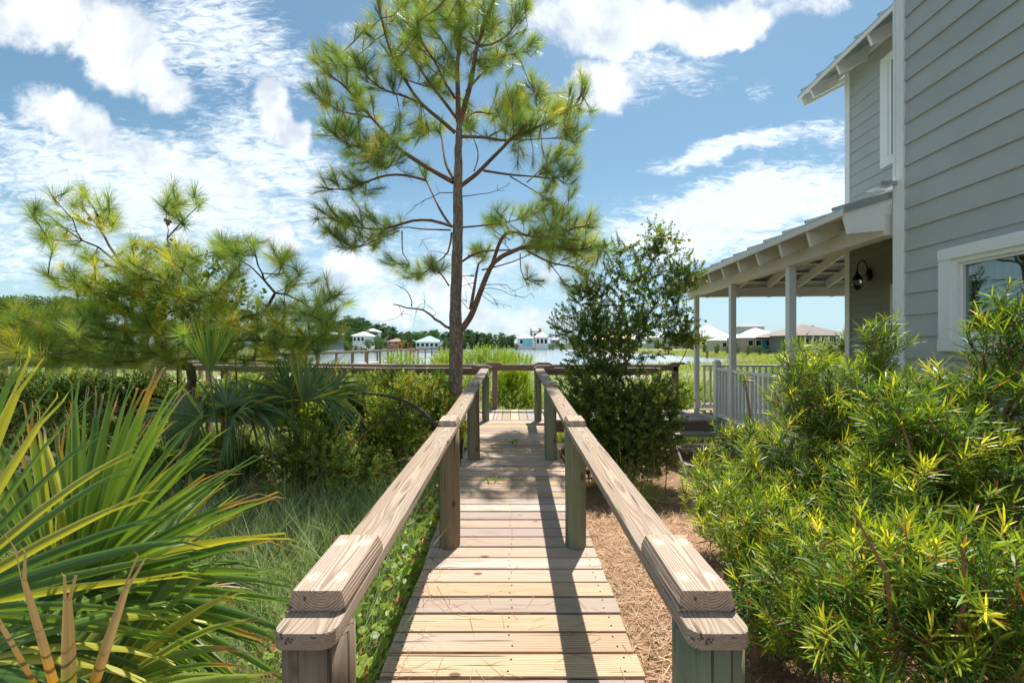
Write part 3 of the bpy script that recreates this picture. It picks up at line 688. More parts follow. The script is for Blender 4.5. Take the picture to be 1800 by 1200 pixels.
    # railings
    def railing(p0, p1, zt, newel=()):
        r = thing('porch_railing', None, None, (0, 0, 0)); r.parent = h
        p0 = np.array(p0); p1 = np.array(p1); L = np.linalg.norm(p1-p0); d = (p1-p0)/L
        b = B(); b.beam((*p0, zt), (*p1, zt), .075, .04); build(b, 'top_rail', M_colp, r, bevel=.003)
        b = B(); b.beam((*p0, CWZ+.12), (*p1, CWZ+.12), .05, .07); build(b, 'bottom_rail', M_colp, r)
        k = int(L/.115)
        for i in range(k):
            p = p0+d*(L*(i+.5)/k); b = B(); b.box(p[0]-.018, p[0]+.018, p[1]-.018, p[1]+.018, CWZ+.118, zt-.038); build(b, 'baluster', M_colp, r)
        for p in newel:
            b = B(); b.box(p[0]-.05, p[0]+.05, p[1]-.05, p[1]+.05, CWZ-.3, zt+.1); b.lathe([(.055, 0), (.05, .02), (.02, .035)], (p[0], p[1], zt+.1), 12); build(b, 'newel_post', M_colp, r, bevel=.005)
    zt = CZ-.425
    railing((0, 6.685), (0, 7.15), zt, newel=[(0, 7.2)])
    railing((0, 5.125), (0, 6.555), zt); railing((0, 3.6), (0, 4.995), zt)
    railing((.09, 8.17), (5., 8.17), zt)
    # steps going down from the boardwalk beside the porch
    st = thing('stairs', None, None, (0, 0, 0)); st.parent = h
    for i, (y0, z) in enumerate([(6.72, CWZ-.18), (6.47, CWZ-.36), (6.20, CWZ-.54)]):
        b = B(); b.box(-.86, -.07, y0+.0, y0+.28, z-.04, z); build(b, 'tread', M_step, st, bevel=.003)
    for u in (-.9, -.07):
        b = B(); b.prism([(u, 7.0, CWZ-.06), (u, 6.05, CWZ-.72), (u, 6.05, CWZ-1.0), (u, 7.0, CWZ-.4)], (.03, 0, 0)); build(b, 'stringer', M_step, st)
    # wall lantern
    return h
H = house()
HM = Matrix.Translation((3.05, 0, 0)) @ Matrix.Rotation(HR, 4, 'Z')
def lantern():
    # on the recessed wall: local (R0, v, z)
    v = 6.25; z = CZ+1.02
    loc = HM @ Vector((1.80, v, z))
    t = bpy.data.objects.new('wall_lantern', None); col.objects.link(t); t.location = loc; t.rotation_euler = (0, 0, HR); WL[t.name] = np.zeros(3)
    t.scale = (1.08, 1.08, 1.08)
    tag(t, 'black iron onion lantern with curved arm on the porch siding', 'lantern')
    def rot_lathe(prof, n=20):     # lathe about the x axis (backplate)
        b = B(); b.lathe(prof, (0, 0, 0), n); V = b.V
        b.V = [np.stack((-q[:, 2], q[:, 1], q[:, 0]*1.45), 1) for q in V]; return b
    build(rot_lathe([(.055, 0), (.06, .012), (.04, .025), (.015, .035)]), 'backplate', M_black, t, smooth=True)
    a = np.linspace(0, 1, 16); pts = [(-.02, 0, .02)]+[(-.02-.14*(1-math.cos(q*pi))/2-.0, 0, .02+.16*math.sin(q*pi)+.03*q) for q in a[1:]]
    b = B(); b.tube(pts, .008, 8); build(b, 'arm', M_black, t, smooth=True)
    e = pts[-1]
    b = B(); b.lathe([(.005, -.0), (.02, -.015), (.012, -.03), (.03, -.05), (.045, -.085), (.062, -.12), (.064, -.13)][::-1], (e[0], 0, e[2]), 18); build(b, 'lantern_cap', M_black, t, smooth=True)
    def fg(t_, p, out):
        p.inputs['Transmission Weight'].default_value = 1.; p.inputs['Roughness'].default_value = .08; p.inputs['Base Color'].default_value = (.9, .9, .88, 1)
    b = B(); b.lathe([(.035, -.23), (.055, -.20), (.058, -.16), (.05, -.13)], (e[0], 0, e[2]), 18); g = build(b, 'glass_globe', mat('lantern_glass', fg), t, smooth=True)
    b = B()
    for zz in (-.15, -.18, -.21):
        k = np.arange(19)/18*2*pi; b.tube(np.stack((e[0]+.061*np.cos(k), .061*np.sin(k), np.full(19, e[2]+zz)), 1), .0035, 5)
    for k in range(4):
        q = k*pi/2+.4; b.tube([(e[0]+.061*math.cos(q), .061*math.sin(q), e[2]-.125), (e[0]+.061*math.cos(q), .061*math.sin(q), e[2]-.235)], .0035, 5)
    b.lathe([(.01, -.265), (.045, -.245), (.06, -.235)], (e[0], 0, e[2]), 18); build(b, 'cage', M_black, t)
lantern()

# ---------------------------------------------------------------- growth of branching plants
def rnd_unit(n):
    v = rng.normal(size=(n, 3)); return v/np.linalg.norm(v, axis=1, keepdims=True)
def norm(v): return v/(np.linalg.norm(v, axis=-1, keepdims=True)+1e-9)
def grow(nodes, parents, targets, step=.15, bias=.35, droop=0., start_from=0):
    """join every target to its nearest node; returns nodes, parents, index of each target's node"""
    nodes = [np.array(p, float) for p in nodes]; parents = list(parents); plen = [0.]
    for i in range(1, len(nodes)): plen.append(plen[parents[i]]+np.linalg.norm(nodes[i]-nodes[parents[i]]))
    A = np.zeros((len(nodes)+len(targets)*14+10, 3)); A[:len(nodes)] = nodes; PL = np.zeros(len(A)); PL[:len(plen)] = plen; n = len(nodes); tips = []
    order = np.argsort(np.linalg.norm(targets-A[start_from], axis=1)); par = parents; tipidx = np.zeros(len(targets), int)
    for ti in order:
        T = targets[ti]; dd = np.linalg.norm(A[start_from:n]-T, axis=1); cost = dd+bias*PL[start_from:n]*.35+np.where(A[start_from:n, 2] > T[2]+.05, .25*dd, 0)
        k = int(np.argmin(cost))+start_from; L = np.linalg.norm(T-A[k]); m = max(1, min(12, int(L/step))); prev = k
        mid = (A[k]+T)/2+rng.normal(size=3)*L*.07+np.array((0, 0, -droop*L))
        for j in range(1, m+1):
            s = j/m; p = (1-s)**2*A[k]+2*s*(1-s)*mid+s*s*T
            A[n] = p; PL[n] = PL[prev]+L/m; par.append(prev); prev = n; n += 1
        tipidx[ti] = prev
    return A[:n], np.array(par), tipidx
def radii(par, n, tip=.003, p=2.3, rmax=1e9):
    a = np.zeros(n); ch = np.zeros(n, bool)
    for i in range(n-1, 0, -1):
        if a[i] == 0: a[i] = tip**p
        a[par[i]] += a[i]
    if a[0] == 0: a[0] = tip**p
    return np.minimum(a**(1/p), rmax)
def skel(b, A, par, r, n=5, c=None, keep=None):
    i = np.arange(1, len(A)); 
    if keep is not None: i = i[keep[i]]
    b.segs(A[par[i]], A[i], np.minimum(r[par[i]], r[i]*1.25), r[i], n, c)
def shoots(b, Pb, D, n, L, t0=0., t1=1., a0=80, a1=25, ll=.07, lw=.008, bend=.15, cfun=None, kind='strap', lv=.25, spread=None, tipc=None):
    """n leaves on each twig; Pb base, D direction, L twig length"""
    N = len(Pb); D = norm(D); L = np.broadcast_to(L, (N,))
    h = np.where(np.abs(D[:, 2:3]) < .9, np.array([[0, 0, 1.]]), np.array([[1., 0, 0]])); e1 = norm(np.cross(D, h)); e2 = np.cross(D, e1)
    t = (np.arange(n)+rng.random((N, n)))/n; t = np.clip(t, 0, 1); tt = t0+(t1-t0)*t
    ph = np.arange(n)[None]*2.4+rng.random((N, 1))*6.3+rng.normal(size=(N, n))*.25
    al = np.radians(a0+(a1-a0)*t+rng.normal(size=(N, n))*9)
    perp = e1[:, None]*np.cos(ph)[..., None]+e2[:, None]*np.sin(ph)[..., None]
    d = D[:, None]*np.cos(al)[..., None]+perp*np.sin(al)[..., None]
    p = Pb[:, None]+D[:, None]*(tt*L[:, None])[..., None]
    nrm = norm(D[:, None]*np.sin(al)[..., None]-perp*np.cos(al)[..., None]+rng.normal(size=(N, n, 3))*.25)
    C = cfun(N, n, t) if cfun else np.full((N, n, 3), .1)
    l = ll*(1+lv*rng.normal(size=(N, n))); l = np.clip(l, ll*.4, ll*1.7)
    tc = None if tipc is None else (C*.35+np.asarray(tipc)*.65).reshape(-1, 3)
    b.leaves(p.reshape(-1, 3), d.reshape(-1, 3), nrm.reshape(-1, 3), l.ravel(), lw*(.8+.4*rng.random(N*n)), bend*rng.normal(1, .5, N*n), C.reshape(-1, 3), kind, tc)
def cmix(c0, c1, f): f = np.clip(f, 0, 1)[..., None]; return np.asarray(c0)*(1-f)+np.asarray(c1)*f
def ell(cen, rad, n, shell=3.):
    u = rnd_unit(n); r = rng.random(n)**(1/shell); return np.asarray(cen)+u*r[:, None]*np.asarray(rad)

# ---------------------------------------------------------------- pines
def needle_tufts(b, Pt, D, n=130, L=.24, tw=.13, dark=.0, yellow=.25, w=.0032, kind='needle', lift=1.1):
    N = len(Pt)
    base = cmix((.06, .125, .03), (.20, .27, .05), rng.random(N)**1.1*.9+.05)
    yl = rng.random(N) < yellow; base[yl] = cmix((.19, .25, .035), (.32, .30, .05), rng.random(yl.sum()))
    def cf(N_, n_, t):
        c = base[:, None]*(.65+.7*rng.random((N_, n_, 1)))
        br = rng.random((N_, n_)) < .05; c[br] = (.34, .20, .07); return c*lift
    shoots(b, Pt-D*tw, D, n, tw*1.1, 0, 1, 78, 16, L, w, .12, cf, kind, lv=.14)
def crop1(pts, d, ox=500, oy=0, s=3.): return [P(ox+x/s, oy+y/s, d+(q[0] if q else 0)) for x, y, *q in pts]
def main_pine():
    D0 = 6.7
    base = P(800, 720, D0); base[2] = float(gz(base[0], base[1]))-.1
    t = thing('pine_tree', 'tall slender pine with reddish bark and airy needle tufts beside the boardwalk ramp', 'tree', base)
    U = lambda pts: crop1(pts, D0); Lw = lambda pts: crop1(pts, D0, 560, 360, 3.273)
    trunk = [base, P(800, 700, D0), P(802, 650, D0), P(802, 600, D0), P(801, 540, D0), P(803, 470, D0), P(805, 400, D0), P(805, 330, D0), P(806, 270, D0), P(807, 232, D0), P(806, 196, D0)]
    tr = [.155, .118, .108, .112, .093, .088, .082, .074, .062, .054, .012]
    b = B(); pts = []; rr = []
    for i in range(len(trunk)-1):
        for k in range(4): s = k/4; pts.append(trunk[i]*(1-s)+trunk[i+1]*s+rng.normal(size=3)*.004); rr.append(tr[i]*(1-s)+tr[i+1]*s)
    pts.append(trunk[-1]); rr.append(tr[-1])
    pts = np.array(pts); rr = np.array(rr)
    b.tube(pts, rr, 20)
    V = b.V[0]; k = np.repeat(np.arange(len(pts)), 20); a = np.arctan2(V[:, 1]-pts[k, 1], V[:, 0]-pts[k, 0])
    V[:] = pts[k]+(V-pts[k])*(1+.05*np.sin(a*7+V[:, 2]*9)+.03*np.sin(a*13-V[:, 2]*23))[:, None]
    build(b, 'trunk', M_bark, t, smooth=True)
    # (points, base radius, foliage start fraction, depth swing)
    limbs = [
     (U([(918, 640), (915, 500), (912, 350), (925, 230), (940, 90), (950, -60)]), .045, .45, .1),
     (U([(925, 650), (955, 540), (985, 430), (1000, 330), (1015, 250), (1060, 130), (1100, 20), (1130, -80)]), .045, .5, -.35),
     (U([(1020, 240), (1090, 235), (1170, 190), (1240, 100), (1290, 40)]), .02, .4, .2),
     (U([(1020, 240), (960, 140), (930, 60), (900, -40)]), .018, .3, -.3),
     (U([(1000, 230), (930, 190), (870, 110), (830, 30)]), .016, .3, .5),
     (U([(960, 480), (1060, 370), (1150, 300), (1290, 270)]), .02, .4, .5),
     (U([(905, 345), (850, 250), (800, 170), (740, 80), (700, -10)]), .02, .35, .5),
     (U([(900, 520), (850, 440), (790, 320), (730, 230), (700, 120)]), .022, .4, -.6),
     (U([(905, 620), (830, 520), (760, 430), (690, 320), (650, 200), (620, 60)]), .028, .45, .5),
     (U([(900, 700), (820, 630), (720, 545), (640, 430), (580, 320), (530, 180), (500, 30)]), .032, .45, -.4),
     (U([(740, 560), (640, 510), (540, 480), (450, 420), (390, 320)]), .018, .35, -.5),
     (U([(640, 420), (760, 460), (800, 450)]), .012, .3, .3),
     (U([(890, 960), (800, 910), (700, 850), (600, 780), (530, 700), (460, 620), (390, 540), (310, 450), (230, 390), (160, 320)]), .038, .5, .4),
     (U([(460, 620), (380, 605), (280, 580), (200, 520), (140, 480)]), .016, .35, .3),
     (U([(330, 470), (330, 380), (290, 290)]), .01, .5, .1),
     (U([(890, 940), (850, 860), (820, 700), (770, 690), (640, 740)]), .022, .55, .9),
     (U([(745, 950), (640, 925), (540, 925), (430, 960), (320, 1000), (210, 990)]), .02, .5, -.5),
     (U([(600, 800), (550, 880), (520, 880), (500, 800), (480, 760)]), .02, .2, -.7),
     (U([(560, 760), (450, 780), (330, 760), (260, 700)]), .018, .35, -.6),
     (U([(930, 980), (1010, 920), (1080, 850), (1160, 770), (1210, 720), (1290, 690), (1400, 640)]), .035, .5, -.5),
     (U([(1050, 900), (1180, 920), (1300, 930), (1440, 940), (1520, 900)]), .02, .55, .3),
     (U([(1190, 930), (1290, 990), (1390, 1050)]), .01, .6, .3),
     (U([(1280, 960), (1380, 870), (1450, 810)]), .01, .5, .3),
     (U([(920, 720), (1050, 725), (1180, 740), (1300, 690), (1420, 620), (1530, 560), (1590, 440)]), .026, .4, -.3),
     (U([(1390, 600), (1330, 560), (1330, 500)]), .012, .3, 0.), (U([(1240, 740), (1440, 730), (1540, 750)]), .012, .5, .2),
     (U([(940, 640), (1010, 590), (1100, 600), (1200, 560)]), .014, .5, .6), (U([(1080, 720), (1200, 640), (1240, 520)]), .012, .4, .5),
     (U([(1000, 900), (1020, 800), (960, 640)]), .012, .7, .5),
     (Lw([(762, 120), (700, 30), (610, -160)]), .022, .95, .5),
     (Lw([(770, 125), (650, 90), (540, 92), (430, 125), (350, 140), (230, 130), (80, 80)]), .024, .55, -.4),
     (Lw([(460, 150), (330, 200), (230, 245), (110, 240)]), .01, .6, -.5),
     (Lw([(760, 145), (600, 140), (480, 130), (360, 180), (320, 240)]), .012, .6, .3),
     (Lw([(765, 160), (745, 270), (660, 350), (580, 410), (500, 420)]), .014, .6, .4),
     (Lw([(480, 150), (485, 280), (520, 340), (400, 340)]), .009, .7, .2),
     (Lw([(750, 465), (700, 390), (650, 350)]), .012, .4, -.3),
     (Lw([(825, 130), (1020, 110), (1200, 70), (1320, -5)]), .014, .5, .4),
     (Lw([(820, 330), (890, 285), (960, 265), (1100, 260), (1280, 250), (1420, 240)]), .018, .6, .3),
     (Lw([(820, 720), (870, 650), (905, 570), (950, 450), (1010, 330), (1110, 270), (1200, 240), (1330, 240), (1480, 260), (1600, 240)]), .055, .62, -.3),
     (Lw([(1000, 340), (1050, 200), (1110, 155), (1220, 180), (1360, 180), (1480, 130), (1580, 130)]), .03, .55, -.6),
     (Lw([(875, 600), (900, 450), (920, 340), (950, 320)]), .03, .97, .1),
     (Lw([(1200, 265), (1330, 330), (1420, 350), (1540, 380), (1500, 470)]), .018, .5, -.1),
     (Lw([(940, 375), (1060, 345), (1160, 310), (1280, 250)]), .012, .9, .2), (Lw([(1160, 280), (1165, 380), (1200, 450)]), .008, .8, .1),
     (Lw([(1330, 340), (1380, 400), (1410, 450)]), .008, .8, .1), (Lw([(860, 290), (960, 300), (900, 270)]), .01, .6, .3),
     (Lw([(1300, 200), (1350, 140), (1400, 80)]), .012, .5, .3), (Lw([(1100, 200), (1000, 140), (1010, 90)]), .01, .5, .5)]
    dead = [(Lw([(760, 715), (700, 675), (650, 640), (600, 605), (510, 590), (430, 572)]), .026), (Lw([(540, 580), (520, 520), (490, 480), (440, 465)]), .01), (Lw([(600, 605), (610, 575), (560, 590), (545, 700)]), .005),
            (Lw([(490, 600), (450, 655), (350, 675)]), .005), (Lw([(650, 640), (675, 620), (640, 580)]), .005), (Lw([(950, 460), (1080, 460), (1130, 490), (1240, 440)]), .007), (Lw([(940, 480), (1050, 490), (1160, 535), (1220, 510)]), .006),
            (Lw([(930, 510), (1000, 560), (1110, 585)]), .006), (Lw([(860, 600), (820, 550), (850, 560)]), .006), (Lw([(890, 445), (820, 470)]), .007), (Lw([(900, 410), (830, 410)]), .013), (Lw([(770, 290), (640, 260), (600, 200)]), .006),
            (U([(890, 1015), (820, 1020), (700, 1080), (630, 1150)]), .008), (U([(940, 1035), (1080, 1020), (1190, 970)]), .008), (Lw([(940, 490), (1010, 540), (1030, 580)]), .005)]
    lb = B(); tb = B(); tipsP = []; tipsD = []; limbpts = []
    def curve(pts, r, amp=.03):
        pts = np.array(pts); out = [pts[0]]
        for i in range(len(pts)-1):
            m = max(2, int(np.linalg.norm(pts[i+1]-pts[i])/.12))
            for k in range(1, m+1):
                s = k/m; p0 = pts[max(i-1, 0)]; p3 = pts[min(i+2, len(pts)-1)]; p1, p2 = pts[i], pts[i+1]
                out.append(.5*((2*p1)+(-p0+p2)*s+(2*p0-5*p1+4*p2-p3)*s*s+(-p0+3*p1-3*p2+p3)*s**3))
        out = np.array(out); return out
    for pts, r, f0, dy in limbs:
        pts = [p.copy() for p in pts]; n = len(pts); cl = np.array(pts)
        L0 = np.concatenate(([0], np.cumsum(np.linalg.norm(np.diff(cl, axis=0), axis=1)))); L0 /= L0[-1]
        for i in range(n):
            k = dy*2.0*L0[i]**1.1; dd = (D0+k)/D0; pts[i] = np.array((pts[i][0]*dd, pts[i][1]*dd, CZ+(pts[i][2]-CZ)*dd))
        c = curve(pts, r); m = len(c); s = np.linspace(0, 1, m); rr_ = r*(1-s*.72)+.002
        lb.tube(c, rr_, 8); limbpts.append(c[int(m*min(f0, .8)*.8):])
        L = np.linalg.norm(np.diff(c, axis=0), axis=1).sum(); tan = norm(np.gradient(c, axis=0))
        nt = max(2, int(L*(1-f0)*10.0)+2)
        for q in range(nt):
            f = f0+(1-f0)*(q+rng.random())/nt; i = min(m-1, int(f*(m-1))); d = tan[i]+rnd_unit(1)[0]*.75+np.array((0, 0, .25)); d /= np.linalg.norm(d)
            l = rng.uniform(.15, .42)*(1.1-.4*f); e = c[i]+d*l; mid = c[i]+d*l*.5+rng.normal(size=3)*.02
            e2 = e+np.array((0, 0, .06)); tb.tube([c[i], mid, e2], [.0075, .006, .005], 5)
            dt = norm(e2-mid); tipsP.append(e2); tipsD.append(dt)
            if rng.random() < .65:
                d2 = norm(dt+rnd_unit(1)[0]*.8); e3 = mid+d2*rng.uniform(.12, .25); tb.tube([mid, e3], [.005, .004], 4); tipsP.append(e3); tipsD.append(d2)
        tipsP.append(c[-1]); tipsD.append(norm(tan[-1]+np.array((0, 0, .2))))
    NP = np.vstack(limbpts)
    for (x, y, rx, ry, n) in [(770, 60, 140, 85, 75), (880, 50, 75, 80, 34), (860, 150, 85, 60, 30), (700, 130, 80, 60, 26), (590, 120, 50, 50, 14), (600, 200, 60, 45, 12), (640, 250, 60, 50, 30), (680, 290, 50, 35, 12), (730, 230, 55, 35, 16), (960, 205, 65, 45, 34), (1010, 180, 35, 50, 14), (900, 230, 50, 35, 14), (960, 300, 55, 30, 14), (1000, 310, 25, 30, 10), (600, 385, 45, 28, 20), (650, 400, 40, 20, 8),
                              (960, 400, 85, 40, 40), (1030, 430, 55, 35, 30), (980, 440, 60, 30, 16), (620, 330, 60, 20, 8), (830, 210, 30, 30, 6), (900, 380, 40, 20, 8), (660, 20, 50, 40, 10)]:
        for _ in range(int(n*.62)):
            th = rng.random()*6.28; q = math.sqrt(rng.random()); T = P(x+rx*q*math.cos(th), y+ry*q*math.sin(th), D0+rng.normal()*.55)
            k = int(np.argmin(np.linalg.norm((NP-T)*np.array((1, .8, 1)), axis=1))); A0 = NP[k]; L_ = np.linalg.norm(T-A0)
            if L_ > .75: T = A0+(T-A0)*.75/L_
            if L_ < .05: continue
            mid = (A0+T)/2+rng.normal(size=3)*.04-np.array((0, 0, .03)); tb.tube([A0, mid, T], [.008, .006, .005], 5); dt = norm(T-mid+np.array((0, 0, .06))); tipsP.append(T); tipsD.append(dt)
            if rng.random() < .4:
                d2 = norm(dt+rnd_unit(1)[0]*.8); e3 = mid+d2*rng.uniform(.12, .22); tb.tube([mid, e3], [.005, .004], 4); tipsP.append(e3); tipsD.append(d2)
    build(lb, 'branches', M_barkr, t, smooth=True); build(tb, 'twigs', M_barkr, t)
    db = B()
    for pts, r in dead:
        c = curve(pts, r); m = len(c); c = c+rng.normal(size=c.shape)*.008; db.tube(c, np.linspace(r, r*.35, m), 6)
        for q in range(3): 
            i = rng.integers(m//3, m); e = c[i]+rnd_unit(1)[0]*rng.uniform(.08, .22); db.tube([c[i], (c[i]+e)/2+rng.normal(size=3)*.02, e], [.004, .003, .002], 4)
    build(db, 'dead_branches', M_bark2, t)
    b = B(); needle_tufts(b, np.array(tipsP), np.array(tipsD), 100, .20, .15, w=.0033, yellow=.14, lift=1.2)
    build(b, 'crown', M_pine, t)
    # small cones
    for i in rng.choice(len(tipsP), 9, replace=False):
        cb = B(); p = tipsP[i]-np.array((0, 0, .03)); cb.lathe([(.004, -.05), (.022, -.035), (.026, -.012), (.012, .01)], p, 8); build(cb, 'cone', M_twig, t)
    # a spray of withered red leaves hanging in the dead branch
    rb = B(); q = np.vstack([ell(P(700, 605, D0-.2), (.28, .15, .12), 60, 1.5), ell(P(725, 615, D0-.2), (.12, .1, .08), 30, 2)]); d = rnd_unit(len(q))
    rb.leaves(q, d, rnd_unit(len(q)), .045, .018, .1, cmix((.30, .07, .03), (.42, .16, .05), rng.random(len(q))), 'quad'); build(rb, 'dead_leaves', M_leaf, t)
main_pine()
def left_pine():
    D0 = 5.6; base = P(345, 760, D0); base[2] = float(gz(base[0], base[1]))-.05
    t = thing('pine_tree', 'low spreading bushy young pine at left with long bright needle tufts over the railing', 'tree', base)
    Q = lambda *pts: [P(x/3, 300+y/3, D0+(q[0] if q else 0)) for x, y, *q in pts]
    main = [base, *Q((1010, 1040), (900, 990), (840, 900), (800, 780), (740, 650), (700, 560))]
    nodes = []; par = []
    def chain(pts, start=None):
        prev = start
        for a, c in zip(pts[:-1], pts[1:]):
            m = max(1, int(np.linalg.norm(c-a)/.15))
            for k in range(m if True else 0):
                if prev is None: nodes.append(a.copy()); par.append(-1); prev = len(nodes)-1
                p = a+(c-a)*(k+1)/m; nodes.append(p+rng.normal(size=3)*.012); par.append(prev); prev = len(nodes)-1
        return prev
    def near(p): A = np.array(nodes); return int(np.argmin(np.linalg.norm(A-p, axis=1)))
    chain(main); par[0] = 0
    br = [[(740, 650), (640, 500), (580, 400), (500, 270), (440, 180), (430, 110)], [(600, 440), (520, 400), (430, 360), (350, 310), (280, 250), (200, 200)], [(430, 375), (330, 370), (230, 360)], [(640, 490), (530, 470), (450, 440)],
          [(440, 200), (500, 210), (550, 200)], [(520, 300), (590, 280)], [(400, 340), (380, 260), (300, 150)], [(800, 700), (890, 560), (893, 410), (880, 260), (879, 130)], [(880, 270), (960, 260), (1050, 190)], [(880, 200), (930, 180)],
          [(740, 650), (640, 600), (520, 595), (400, 590), (260, 560)], [(400, 590), (350, 540), (340, 510)], [(1000, 900), (1200, 800), (1400, 740), (1450, 650), (1400, 580), (1320, 510), (1240, 450), (1180, 370)], [(1400, 580), (1360, 500), (1340, 380)], [(1400, 540), (1480, 490), (1500, 450)],
          [(1450, 610), (1540, 605), (1660, 590)], [(1450, 660), (1580, 680), (1700, 685), (1760, 670)], [(1580, 680), (1680, 760), (1730, 800)], [(900, 990), (740, 920), (600, 890), (400, 860), (220, 860), (60, 820)], [(400, 860), (250, 960), (80, 960)], [(640, 900), (500, 960), (400, 960)],
          [(740, 700), (860, 600), (900, 560)], [(1240, 450), (1120, 440), (1010, 460)], [(840, 850), (700, 850), (480, 800), (330, 740)], [(840, 850), (760, 780), (620, 700)], [(1000, 950), (1150, 900), (1350, 900), (1560, 880), (1700, 880)], [(840, 800), (1000, 700), (1150, 640)], [(740, 650), (720, 500), (690, 400)]]
    tips = []
    for k, l in enumerate(br):
        sw = rng.uniform(-.9, .7); n = len(l); pts = Q(*[(x, y, sw*(i/(n-1))) for i, (x, y) in enumerate(l)])
        s = near(pts[0]); chain([nodes[s]]+pts[1:] if n > 1 else pts, s); tips.append(len(nodes)-1)
    targ = []
    # tufts on the traced branches plus a filled lower body
    A = np.array(nodes)
    for k, l in enumerate(br):
        for _ in range(4):
            x, y = l[-1] if rng.random() < .6 else l[-2]; targ.append(P(x/3+rng.normal()*11, 300+y/3+rng.normal()*11, D0+rng.normal()*.35))
    for (x, y, rx, ry, n) in [(600, 560, 170, 80, 13), (850, 560, 200, 110, 20), (1100, 600, 180, 110, 16), (700, 700, 300, 90, 24), (450, 800, 380, 90, 30), (1000, 800, 300, 90, 24), (1350, 800, 260, 120, 28), (250, 850, 240, 90, 16), (300, 940, 330, 60, 18), (1600, 850, 200, 110, 20), (820, 460, 130, 70, 8), (1200, 420, 110, 60, 10), (750, 900, 400, 60, 14), (1500, 560, 120, 90, 5), (1700, 720, 100, 80, 5), (1250, 900, 300, 60, 10), (100, 900, 150, 90, 8), (500, 985, 450, 35, 22), (150, 950, 170, 60, 12), (1350, 965, 350, 55, 20), (900, 975, 300, 45, 14), (130, 830, 160, 60, 8)]:
        for _ in range(int(n*1.5)): targ.append(P((x+rng.uniform(-rx, rx))/3, 300+(y+rng.uniform(-ry, ry))/3, D0+rng.normal()*.5))
    targ = np.array(targ); A, par2, ti = grow(nodes, par, targ, .12, .2)
    r = radii(par2, len(A), .0055, 2.5, .07); b = B(); skel(b, A, par2, r, 6); build(b, 'branches', M_bark2, t, smooth=True)
    Dr = norm(A[ti]-A[par2[ti]])+np.array((0, 0, .45)); Dr = norm(Dr); tp = np.array([A[i] for i in tips]); td = norm(np.array([A[i]-A[par2[i]] for i in tips])+np.array((0, 0, .2)))
    b = B(); needle_tufts(b, np.vstack((A[ti], tp)), np.vstack((Dr, td)), 135, .215, .12, yellow=.30, w=.0034, lift=1.35); build(b, 'crown', M_pine, t)
    for (x, y) in [(875, 255), (895, 262), (885, 275), (472, 250), (560, 490)]:
        cb = B(); cb.lathe([(.006, -.04), (.022, -.03), (.024, -.005), (.01, .015)], P(x/3, 300+y/3, D0), 8); build(cb, 'cone', M_twig, t)
    return A
left_pine()

# ---------------------------------------------------------------- leafy shrubs
def px_blob(x, y, d, rx, ry, rd): c = P(x, y, d); return c, (rx/F*d, rd, ry/F*d)
def shrub(name, label, cat, base, blobs, nt, leaf=.022, lw=.012, nl=26, L=.14, c0=(.04, .085, .02), c1=(.12, .19, .03), yellow=.05, ycol=(.40, .36, .04), stem=None, group=None, kind='quad', tip=.0016, a0=70, a1=40, up=.3, trunkr=.05, m=None, step=.13, partleaf='foliage', shell=3.):
    base = np.array(base, float); base[2] = float(gz(base[0], base[1]))-.03
    t = thing(name, label, cat, base, group)
    tg = []; wts = np.array([b_[2] if len(b_) > 2 else 1. for b_ in blobs]); wts = wts/wts.sum(); own = []
    for (cen, rad, *_), w_ in zip(blobs, wts):
        k = max(2, int(nt*w_)); q = ell(cen, rad, k, shell); tg.append(q); own.append(norm((q-cen)/np.asarray(rad)))
    tg = np.vstack(tg); own = np.vstack(own); ok = tg[:, 2] > gz(tg[:, 0], tg[:, 1])+.05; tg = tg[ok]; own = own[ok]
    A, par, ti = grow([base, base+np.array((0, 0, .12))], [0, 0], tg, step, .3)
    r = radii(par, len(A), tip, 2.4, trunkr); b = B(); skel(b, A, par, r, 5); build(b, 'branches', stem or M_bark2, t, smooth=True)
    D = norm(norm(A[ti]-A[par[ti]])*.8+own*.7+np.array((0, 0, up))+rng.normal(size=(len(ti), 3))*.3)
    N = len(ti); f = rng.random(N); base_c = cmix(c0, c1, f)
    def cf(N_, n_, tt):
        c = base_c[:, None]*(.6+.8*rng.random((N_, n_, 1))); y = rng.random((N_, n_)) < yellow*(f[:, None]*2); c[y] = np.asarray(ycol)*(.6+.6*rng.random((y.sum(), 1))); return c
    lb = B(); shoots(lb, A[ti]-D*L*.5, D, nl, L, 0, 1, a0, a1, leaf, lw, .15, cf, kind)
    sb = B(); sb.segs(A[ti]-D*L*.5, A[ti]+D*L*.5, tip, tip*.6, 3); build(sb, 'twigs', stem or M_bark2, t)
    build(lb, partleaf, m or M_leaf, t); return t
g1 = 'dark shrubs below the left railing'
